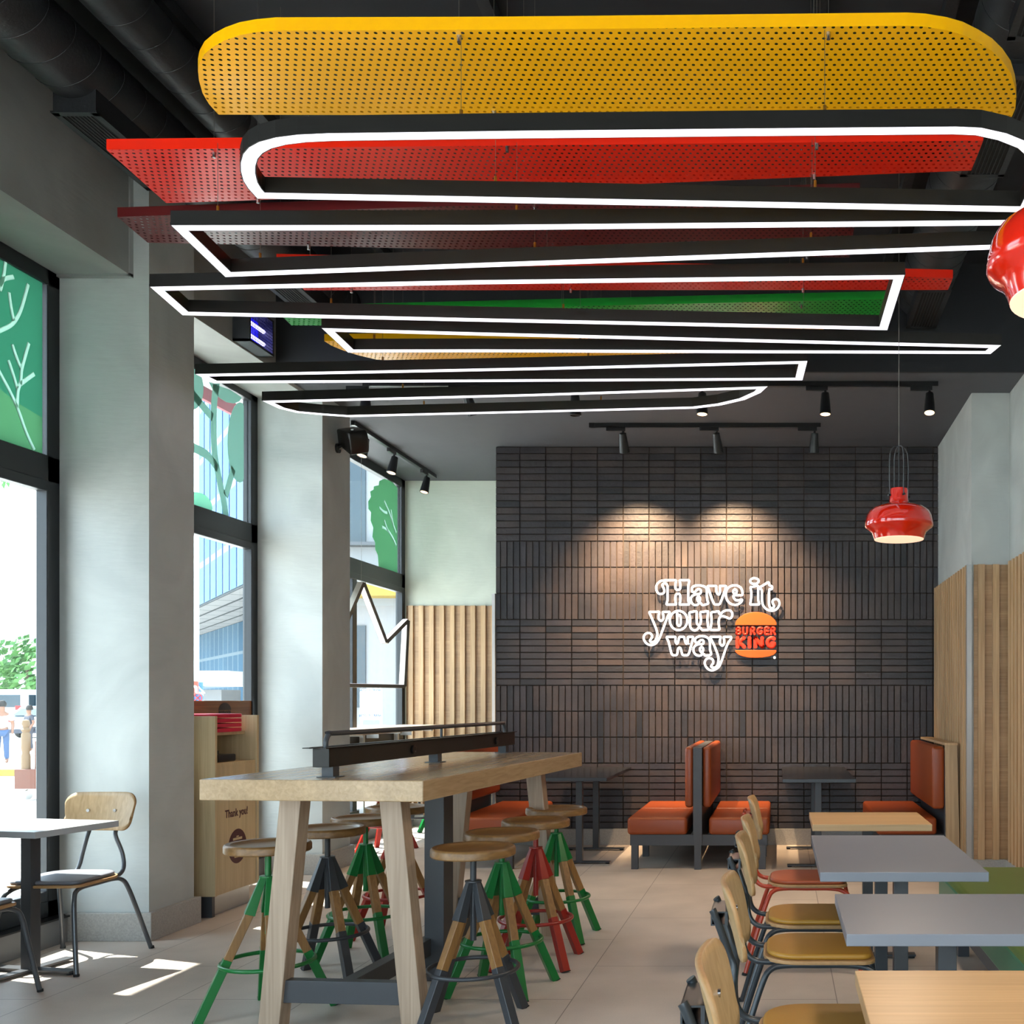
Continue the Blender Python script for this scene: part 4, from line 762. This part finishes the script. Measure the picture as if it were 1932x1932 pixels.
MB().beam(tp(.08, 0, z0+.038), tp(LT+.02, 0, z0+.038), .07, .076, side=tuple(dirW)).build('channel', M['ledbody'], o, bevel=.002)
MB().beam(tp(.04, -.04, z0+.079), tp(LT+.03, -.04, z0+.079), .03, .004, side=tuple(dirW)).beam(tp(.04, .035, z0+.079), tp(LT+.03, .035, z0+.079), .02, .004, side=tuple(dirW)).build('top_flange', M['ledbody'], o)
for s in (.155, LT/2+.06, LT-.08):
    MB().beam(tp(s, 0, ZTB), tp(s, 0, z0+.005), .048, .05, side=tuple(dirW)).build('foot', M['steel'], o); MB().beam(tp(s, 0, ZTB), tp(s, 0, ZTB+.004), .08, .075, side=tuple(dirW)).build('foot_plate', M['steel'], o)
zz = z0+.135
MB().tube(smooth_path([tp(.12, 0, z0+.07), tp(.12, 0, zz-.03), tp(.15, 0, zz), tp(.22, 0, zz), tp(LT*.5, 0, zz), tp(LT-.16, 0, zz), tp(LT-.09, 0, zz), tp(LT-.06, 0, zz-.03), tp(LT-.06, 0, z0+.07)], k=4), .0105, 12).build('handle_rail', M['steel'], o, smooth=True)
MB().cyl(tp(LT*.56, 0, z0+.07), tp(LT*.56, 0, zz), .007).build('handle_support', M['steel'], o)
for s in (.84, LT-.30):
    b = tp(s, .038, z0+.036); e = b+dirW*.008; MB().cyl(b, e, .022, n=20).build('socket', M['socket'], o)
    MB().cyl(e+Vector((0, 0, .008)), e+dirW*.002+Vector((0, 0, .008)), .004, n=8).cyl(e-Vector((0, 0, .008)), e+dirW*.002-Vector((0, 0, .008)), .004, n=8).build('socket_pin', M['chrome'], o)
# ================================================================== STOOLS
def make_stool(key, label):
    o = thing('bar_stool', label, 'stool', (0, 0, 0), world=False, group='bar stools'); m = M[key]
    MB().lathe([(0, .750), (.05, .749), (.12, .752), (.146, .760), (.152, .766), (.170, .768), (.176, .764), (.179, .757), (.179, .733), (.175, .728), (0, .727)], n=48).build('seat', M['seat'], o, smooth=True)
    MB().cyl((0, 0, .36), (0, 0, .727), .0135).build('spindle', m, o, smooth=True)
    MB().cyl((0, 0, .614), (0, 0, .620), .036, n=24).cyl((0, 0, .715), (0, 0, .727), .05, n=24).build('collar', m, o)
    MB().tube([(.19*math.cos(a*PI/24), .19*math.sin(a*PI/24), .239) for a in range(48)], .0095, 10, closed=True).build('foot_ring', m, o, smooth=True)
    for k in range(4):
        a = k*PI/2; ca, sa = math.cos(a), math.sin(a); R = lambda r, z: (r*ca, r*sa, z); s = (-sa, ca, 0)
        L = MB().beam(R(.160, .262), R(.060, .49), .038, .036, side=s).build('leg', M['leg'], o, bevel=.002, seg=1)
        MB().beam(R(.276, 0), R(.160, .264), .040, .038, side=s).build('leg_sleeve', m, L, bevel=.002, seg=1)
        MB().beam(R(.075, .453), R(.019, .615), .046, .044, .020, .026, side=s).build('leg_socket', m, L, bevel=.0015, seg=1)
        MB().beam(R(.277, -.0), R(.2755, .004), .041, .039, side=s).build('foot_pad', M['rubber'], L)
    return o
protos = {k: make_stool(k, 'x') for k in ('stool_grey', 'green', 'red')}
used = set()
def put_stool(key, x, y, rot, label, group=None):
    if key not in used:
        used.add(key); r = protos[key]; r.location = (x, y, 0); r.rotation_euler = (0, 0, rot); r['label'] = label
        if group: r['group'] = group
        return r
    return dup(protos[key], (x, y, 0), rot, label, group)
SG = 'bar stools around the high table'
def sp(u, v): p = at(u, v, .767); return p.x, p.y
for key, u, v, rot, lab in (('stool_grey', 893, 1597, .95, 'charcoal and oak bar stool nearest the camera on the right side of the high table'),
    ('green', 947, 1568, .62, 'second bar stool on the right of the high table, green enamel legs'), ('red', 1011, 1545.5, .80, 'red enamel and oak bar stool third along the right of the high table'),
    ('green', 1050, 1523.5, .72, 'green bar stool at the far right corner of the high table'), ('green', 506, 1589.5, .55, 'green bar stool nearest the camera on the left side of the high table'),
    ('stool_grey', 618, 1560, .80, 'charcoal bar stool second along the left side of the high table'), ('green', 690, 1540.5, .75, 'green bar stool third along the left side of the high table'), ('red', 750, 1521, .72, 'red bar stool at the far left end of the high table')):
    x, y = sp(u, v); put_stool(key, x, y, rot, lab, SG)
SG2 = 'bar stools at the window counter'
put_stool('red', -3.66, 9.55, .7, 'red bar stool at the window counter, left of the charcoal one', SG2)
put_stool('stool_grey', -3.62, 10.3, .75, 'charcoal bar stool at the window counter, between red and green', SG2)
put_stool('green', -3.62, 11.05, .8, 'green bar stool at the far end of the window counter', SG2)
# window counter
o = thing('window_counter', 'pale high counter along the far window behind the high table', 'counter', (-3.9, 10, 0))
MB().box(-4.14, -3.60, 8.85, 11.3, 1.10, 1.137).build('worktop', M['pale_z'], o, bevel=.003)
MB().box(-4.14, -4.11, 8.9, 11.2, .93, 1.06).build('back_board', M['ledbody'], o)
for y in (9.1, 10.0, 10.9):
    MB().box(-4.1, -4.06, y, y+.04, .16, 1.10).build('leg', M['alu'], o); MB().box(-4.1, -3.7, y, y+.04, 1.08, 1.10).build('bracket', M['alu'], o)
    MB().box(-4.07, -3.95, y+.1, y+.105, 1.03, 1.10).build('hinge', M['alu'], o)
# ================================================================== CHAIRS
def rounded(x0, x1, y0, y1, rb, rf, n=7):
    out = []
    for cx, cy, r, a0 in ((x1-rf, y1-rf, rf, 0), (x0+rb, y1-rb, rb, PI/2), (x0+rb, y0+rb, rb, PI), (x1-rf, y0+rf, rf, 1.5*PI)):
        for i in range(n+1): a = a0+PI/2*i/n; out.append((cx+r*math.cos(a), cy+r*math.sin(a)))
    return out
def make_chair(fr, vinyl, label):
    """seat towards +x"""
    o = thing('dining_chair', label, 'chair', (0, 0, 0), world=False, group='dining chairs'); m = M[fr]
    MB().prism(rounded(-.205, .21, -.195, .195, .13, .05), .434, .449, 'z').build('seat', M['plye'], o, bevel=.004)
    c = MB().prism(rounded(-.192, .198, -.182, .182, .12, .04), .449, .470, 'z').build('cushion', M[vinyl], o, bevel=.010, seg=4)
    for s in (-1, 1):
        p = smooth_path([(-.32, s*.25, .0), (-.255, s*.215, .22), (-.205, s*.19, .37), (-.175, s*.175, .415), (-.12, s*.165, .427), (.0, s*.165, .4275), (.12, s*.165, .427), (.185, s*.172, .415), (.22, s*.185, .375), (.245, s*.205, .22), (.275, s*.235, .0)], k=4)
        L = MB().tube(p, .0115, 12).build('leg', m, o, smooth=True)
        MB().cyl((-.323, s*.252, 0), (-.320, s*.25, .012), .0135, n=12).build('foot_cap', M['rubber'], L); MB().cyl((.276, s*.236, 0), (.275, s*.235, .012), .0135, n=12).build('foot_cap', M['rubber'], L)
        q = smooth_path([(.02, s*.13, .428), (-.16, s*.13, .43), (-.235, s*.13, .437), (-.272, s*.125, .475), (-.28, s*.11, .55), (-.272, s*.08, .64), (-.285, s*.075, .68), (-.305, s*.082, .74), (-.327, s*.088, .80), (-.333, s*.088, .812)], k=4)
        MB().tube(q, .011, 12).build('back_tube', m, o, smooth=True)
    MB().beam((-.10, -.165, .425), (-.10, .165, .425), .018, .018).beam((.10, -.165, .425), (.10, .165, .425), .018, .018).build('cross_bar', m, o)
    MB().box(-.338, -.290, -.082, .082, .765, .769).box(-.338, -.290, -.082, .082, .801, .805).box(-.298, -.290, -.082, .082, .765, .805).box(-.338, -.334, -.082, .082, .765, .805).build('bracket', m, o)
    # backrest: bowed plywood, wider at the top
    nu, nv = 33, 9; V = []; Fc = []
    zc = .78; hh = .105
    for i in range(nu):
        s = math.sin((-1+2*i/(nu-1))*PI/2)
        for j in range(nv):
            t = -1+2*j/(nv-1); wdt = .19+.006*t; r = .8
            q = max(0, abs(s)*.19-.13); e = (.105-.06+math.sqrt(max(0, .0036-q*q)))/.105
            z = t*hh*e; y = s*wdt*(1-.0*t); x = -.283-.05*(z/hh*.5)-.012*t*0+.030*s*s
            V.append((x, y, zc+z))
    for i in range(nu-1):
        for j in range(nv-1): Fc.append((i*nv+j, (i+1)*nv+j, (i+1)*nv+j+1, i*nv+j+1))
    b = MB().add(V, Fc).build('backrest', [M['ply'], M['plye']], o, smooth=True); so = b.modifiers.new('thick', 'SOLIDIFY'); so.thickness = .013; so.offset = 0; so.material_offset_rim = 1
    for s in (-1, 1): MB().cyl((-.274, s*.075, .785), (-.268, s*.075, .785), .009, n=14).build('screw', M['chrome'], b, smooth=True)
    return o
chm = make_chair('chair_dark', 'mustard', 'x'); CG = 'dining chairs along the right hand tables'
for i, (y, lab) in enumerate(((4.52, 'mustard seated chair with dark legs next in front of the rust coloured chair'), (3.93, 'mustard seated chair tucked between the two grey tables'), (2.97, 'mustard seated chair at the front grey table, seat cut by the picture edge'), (2.08, 'chair at the bottom edge with only its tall oak backrest in view'))):
    if i == 0: chm.location = (.145, y, 0); chm['label'] = lab; chm['group'] = CG
    else: dup(chm, (.145, y, 0), 0, lab, CG)
chr_ = make_chair('chair_red', 'rust', 'dining chair with rust red frame and orange seat at the far oak table'); chr_.location = (.145, 5.47, 0); chr_['group'] = CG
chg = make_chair('chair_grey', 'greyv', 'grey framed chair with pale oak back in front of the near pillar'); chg.location = (-3.80, 5.47, 0); chg.rotation_euler = (0, 0, -PI/2); chg['group'] = 'grey chairs at the window table'
dup(chg, (-3.79, 4.65, 0), PI/2, 'grey framed chair at the lower left picture edge, only a corner and leg in view', 'grey chairs at the window table')
# ================================================================== TABLES
def table(label, c, sx, sy, z, mat, th, cols, rot=0, arms=None, colw=.055, cmat='steel', bars=None, name='dining_table'):
    o = thing(name, label, 'table', (c[0], c[1], 0), world=False); o.rotation_euler = (0, 0, rot)
    MB().box(-sx/2, sx/2, -sy/2, sy/2, z-th, z).build('tabletop', M[mat], o, bevel=.002)
    for x, y in cols:
        MB().box(x-colw/2, x+colw/2, y-colw/2, y+colw/2, .02, z-th).build('pedestal', M[cmat], o, bevel=.002)
        t = MB().box(x-.26, x+.26, y-.03, y+.03, .012, .022)
        if arms: t.box(x-.03, x+.03, y-.24, y+.24, .012, .022)
        t.build('base', M[cmat], o)
        t = MB()
        for dx in (-.24, .24): t.cyl((x+dx, y, 0), (x+dx, y, .013), .018, n=12)
        t.build('foot_pad', M['rubber'], o)
        MB().box(x-.15, x+.15, y-.1 if sy < .8 else y-.05, y+.1 if sy < .8 else y+.05, z-th-.006, z-th).build('top_plate', M[cmat], o)
    return o
table('small oak topped table at the back between rust chair and right booth', (.482, 5.585), .62, .58, .76, 'front', .035, [(0, 0)])
table('long grey topped table behind the front grey one, on two pedestals', (.468, 4.345), .63, 1.05, .76, 'grey', .036, [(-.01, .26), (.005, -.35)])
table('grey topped table cut off by the right edge of the picture', (.497, 3.10), .625, .585, .76, 'grey', .034, [(0, -.05)])
table('oak topped table in the bottom right corner, nearest the camera', (.50, 2.14), .64, .58, .76, 'front', .035, [(0, 0)])
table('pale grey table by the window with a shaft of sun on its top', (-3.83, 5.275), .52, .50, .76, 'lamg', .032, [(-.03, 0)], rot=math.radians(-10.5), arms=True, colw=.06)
table('black table against the brick wall between the middle and right booths', (.328, 9.14), .60, 1.56, .76, 'btop', .03, [(0, .52), (0, -.51)])
table('black table against the brick wall behind the high table', (-1.735, 9.2), .61, 1.40, .76, 'btop', .03, [(.02, .40), (.02, -.40)])
# ================================================================== BOOTHS
def cushion(x0, x1, y0, y1, z0, z1, parent, name='seat_cushion', mat='orange', bev=.028, tilt=0):
    b = MB().box(x0, x1, y0, y1, z0, z1).build(name, M[mat], parent, bevel=bev, seg=4); return b
def ribs(x, y0, y1, z0, z1, parent, sgn):
    t = MB(); n = int((y1-y0)/.055)
    for k in range(1, n): y = y0+(y1-y0)*k/n; t.tube([(x+sgn*.001, y, z0+.03), (x+sgn*.001, y, z1-.03)], .0022, 6)
    t.build('stitched_channel', M['orange'], parent)
o = thing('booth_seat', 'double orange booth with back to back seats in the middle of the brick wall', 'booth', (-.67, 9.2, 0), group='orange leather booths')
Yn, Yf = 8.50, 9.93
for s, x0, x1 in ((-1, -1.262, -.765), (1, -.585, -.08)):
    cushion(x0, x1, Yn, Yf, .285, .43, o); MB().box(x0+.03, x1-.03, Yn+.03, Yf, .20, .285).build('seat_base', M['bframe'], o)
    MB().tube([(x0+.03, (Yn+Yf)/2, .431), (x1-.03, (Yn+Yf)/2, .431)], .003, 6).build('seam', M['orange'], o)
    bx = (-.785, -.715) if s < 0 else (-.637, -.567)
    b = cushion(bx[0], bx[1], Yn+.02, Yf, .51, 1.015, o, 'back_cushion', bev=.026); ribs(bx[0] if s < 0 else bx[1], Yn+.02, Yf, .53, 1.0, b, s)
MB().box(-.712, -.640, Yn-.02, Yf, .2, 1.01).build('back_frame', M['bframe'], o)
MB().box(-1.24, -.10, Yn+.02, Yn+.06, .195, .285).build('front_rail', M['bframe'], o)
for x, y in ((-1.2, Yn-.0), (-.675, Yn-.02), (-.14, Yn), (-1.2, 9.2), (-.14, 9.2), (-1.2, 9.88), (-.14, 9.88)): MB().box(x-.028, x+.028, y, y+.05, 0, .2).build('leg', M['bframe'], o)
o = thing('booth_seat', 'single orange booth with an oak end panel against the right wall', 'booth', (1.1, 9.2, 0), group='orange leather booths')
cushion(.81, 1.31, Yn, Yf, .285, .43, o); MB().box(.84, 1.42, Yn+.04, Yf, .0, .285).build('seat_base', M['bframe'], o)
b = cushion(1.27, 1.375, Yn+.0, Yf, .50, 1.02, o, 'back_cushion'); ribs(1.27, Yn, Yf, .52, 1.0, b, -1)
MB().box(1.375, 1.40, Yn+.02, Yf, .2, 1.0).build('back_frame', M['bframe'], o)
MB().prism([(1.375, 1.03), (1.475, 1.03), (1.50, 0), (1.385, 0)], Yn-.02, Yn+.01, 'y').build('end_panel', M['oak_z'], o, bevel=.002)
MB().box(1.372, 1.478, Yn-.022, Yf, 1.03, 1.05).build('top_board', M['slat'], o)
o = thing('booth_seat', 'orange booth partly hidden behind the far end of the high table', 'booth', (-2.5, 9.2, 0), group='orange leather booths')
cushion(-2.70, -2.19, Yn, Yf, .285, .43, o); MB().box(-2.68, -2.22, Yn+.03, Yf, .2, .285).build('seat_base', M['bframe'], o)
b = cushion(-2.79, -2.70, Yn+.02, Yf, .52, 1.015, o, 'back_cushion'); ribs(-2.70, Yn+.02, Yf, .54, 1.0, b, 1)
MB().box(-2.86, -2.79, Yn, Yf, .2, 1.01).build('back_frame', M['bframe'], o)
for x, y in ((-2.66, Yn), (-2.24, Yn), (-2.24, 9.85), (-2.82, Yn)): MB().box(x-.028, x+.028, y, y+.05, 0, .2).build('leg', M['bframe'], o)
o = thing('bench', 'green upholstered bench along the right wall behind the grey tables', 'bench', (1.3, 4, 0))
cushion(.91, 1.55, 2.4, 5.86, .27, .452, o, 'seat_cushion', 'ol', .03)
MB().box(.905, .93, 2.45, 5.8, .285, .42).build('front_panel', M['teal'], o, bevel=.01)
cushion(1.40, 1.52, 2.4, 5.86, .51, 1.15, o, 'back_cushion', 'teal', .05)
MB().box(.93, 1.5, 2.45, 5.8, .20, .27).box(1.5, 1.56, 2.45, 5.8, .2, 1.1).build('bench_frame', M['bframe'], o)
for y in (2.6, 4.1, 5.6):
    for x in (.98, 1.45): MB().box(x, x+.06, y, y+.05, 0, .2).build('leg', M['bframe'], o)
# ================================================================== WASTE STATION
X1 = -3.635
o = thing('waste_station', 'pale oak waste station with Thank you lettering between the two pillars', 'cabinet', (-3.9, 6.9, 0))
MB().box(-4.0, X1, 6.60, 6.625, .135, 1.30).build('side_panel', M['cab'], o, bevel=.001); MB().box(-4.0, X1, 7.13, 7.155, .135, 1.30).build('side_panel', M['cab'], o, bevel=.001)
MB().box(-4.0, -3.98, 6.625, 7.13, .135, 1.30).build('back_panel', M['cab'], o); MB().box(-3.98, X1-.01, 6.625, 7.13, .135, .16).build('bottom_panel', M['cab'], o)
MB().box(X1-.03, X1-.008, 6.63, 7.125, .16, .97).build('door', M['cab'], o); MB().box(-3.98, X1-.012, 6.625, 7.13, .97, .99).build('shelf', M['cab'], o); MB().box(-3.98, -3.72, 6.625, 7.13, 1.17, 1.19).build('tray_shelf', M['cab'], o)
MB().box(-3.99, X1-.05, 6.63, 7.12, 0, .135).build('plinth', M['alu'], o); MB().box(-3.99, X1-.02, 6.60, 6.632, 0, .135).build('plinth_end', M['steel'], o)
vs, fs = text_mesh('Thank you!', .072, .0016, .0006, .88); c = atx(446.5, 1533, X1-.008); MB().add([(X1-.0075+v.z, c.y+v.x, c.z+v.y) for v in vs], fs).build('lettering', M['brown'], o)
# slab serifs of the lettering
c = atx(448, 1596, X1-.008); r = .116
def disc(t, y, z, r, x, n=32, mi=0): t.add([(x, y+r*math.cos(2*PI*i/n), z+r*math.sin(2*PI*i/n)) for i in range(n)], [tuple(range(n))], mi)
t = MB(); disc(t, c.y, c.z, r, X1-.0074); t.build('emblem', M['brown'], o)
t = MB(); xx = X1-.0068; P = lambda L: [(xx, c.y+a*r, c.z+b*r) for a, b in L]
t.add(P([(-.42, .28), (.42, .28), (.34, -.66), (-.34, -.66)]), [(0, 1, 2, 3)]); t.add(P([(-.5, .36), (.5, .36), (.5, .5), (-.5, .5)]), [(0, 1, 2, 3)]); t.add(P([(-.13, .53), (.13, .53), (.13, .6), (-.13, .6)]), [(0, 1, 2, 3)]); t.build('emblem_bin', M['cab'], o)
t = MB(); xx = X1-.0062
for k in (-.2, 0, .2): t.add(P([(k-.03, -.4), (k+.03, -.4), (k+.03, -.12), (k-.03, -.12)]), [(0, 1, 2, 3)])
t.build('emblem_line', M['brown'], o)
for k in range(4):
    z = 1.19+k*.032; q = thing('serving_tray', ['lowest red serving tray in the stack on the waste station', 'second red serving tray from the bottom of the stack', 'third red serving tray from the bottom of the stack', 'topmost pinkish red serving tray of the stack on the waste station'][k], 'tray', (-3.84, 6.86, z), 'red serving trays stacked on the waste station')
    MB().prism([(a-3.84, b+6.86) for a, b in rounded(-.13, .15, -.2, .2, .04, .04)], z, z+.026, 'z').build('tray_body', M['tray'], q, bevel=.005)
o = thing('dispenser', 'small black dispenser inside the open part of the waste station', 'dispenser', (-3.8, 6.9, .99)); MB().box(-3.86, -3.70, 6.75, 6.98, .99, 1.04).build('case', M['socket'], o, bevel=.01); MB().box(-3.86, -3.82, 6.75, 6.98, 1.04, 1.06).build('lid', M['socket'], o)
tag(MB().prism([(6.635, .99), (6.74, .99), (6.74, 1.12), (6.69, 1.18), (6.635, 1.17)], -3.72, -3.70, 'x').build('leaflet', M['white']), 'white printed leaflet standing just inside the waste station', 'leaflet')
# walnut board with logo at the middle window
o = thing('planter_board', 'walnut planter box with a dark burger logo below the middle window', 'planter', (-4.05, 7.3, .5))
MB().box(-4.12, -4.02, 6.5, 7.80, .2, 1.40).build('box', M['board'], o, bevel=.002); MB().box(-4.13, -4.01, 7.80, 7.83, .2, 1.40).build('end_cap', M['black'], o)
c = atx(424.5, 1351, -4.018); ks = .165/1480
# logo units: height stretched by the view, real proportions kept
logo(o, lambda x, y: Vector((-4.0195, c.y+(x-870)*ks*1.0, 1.385-(y-130)*ks)), (1, 0, 0), .0015, M['boardprint'], M['boardprint'], ks)
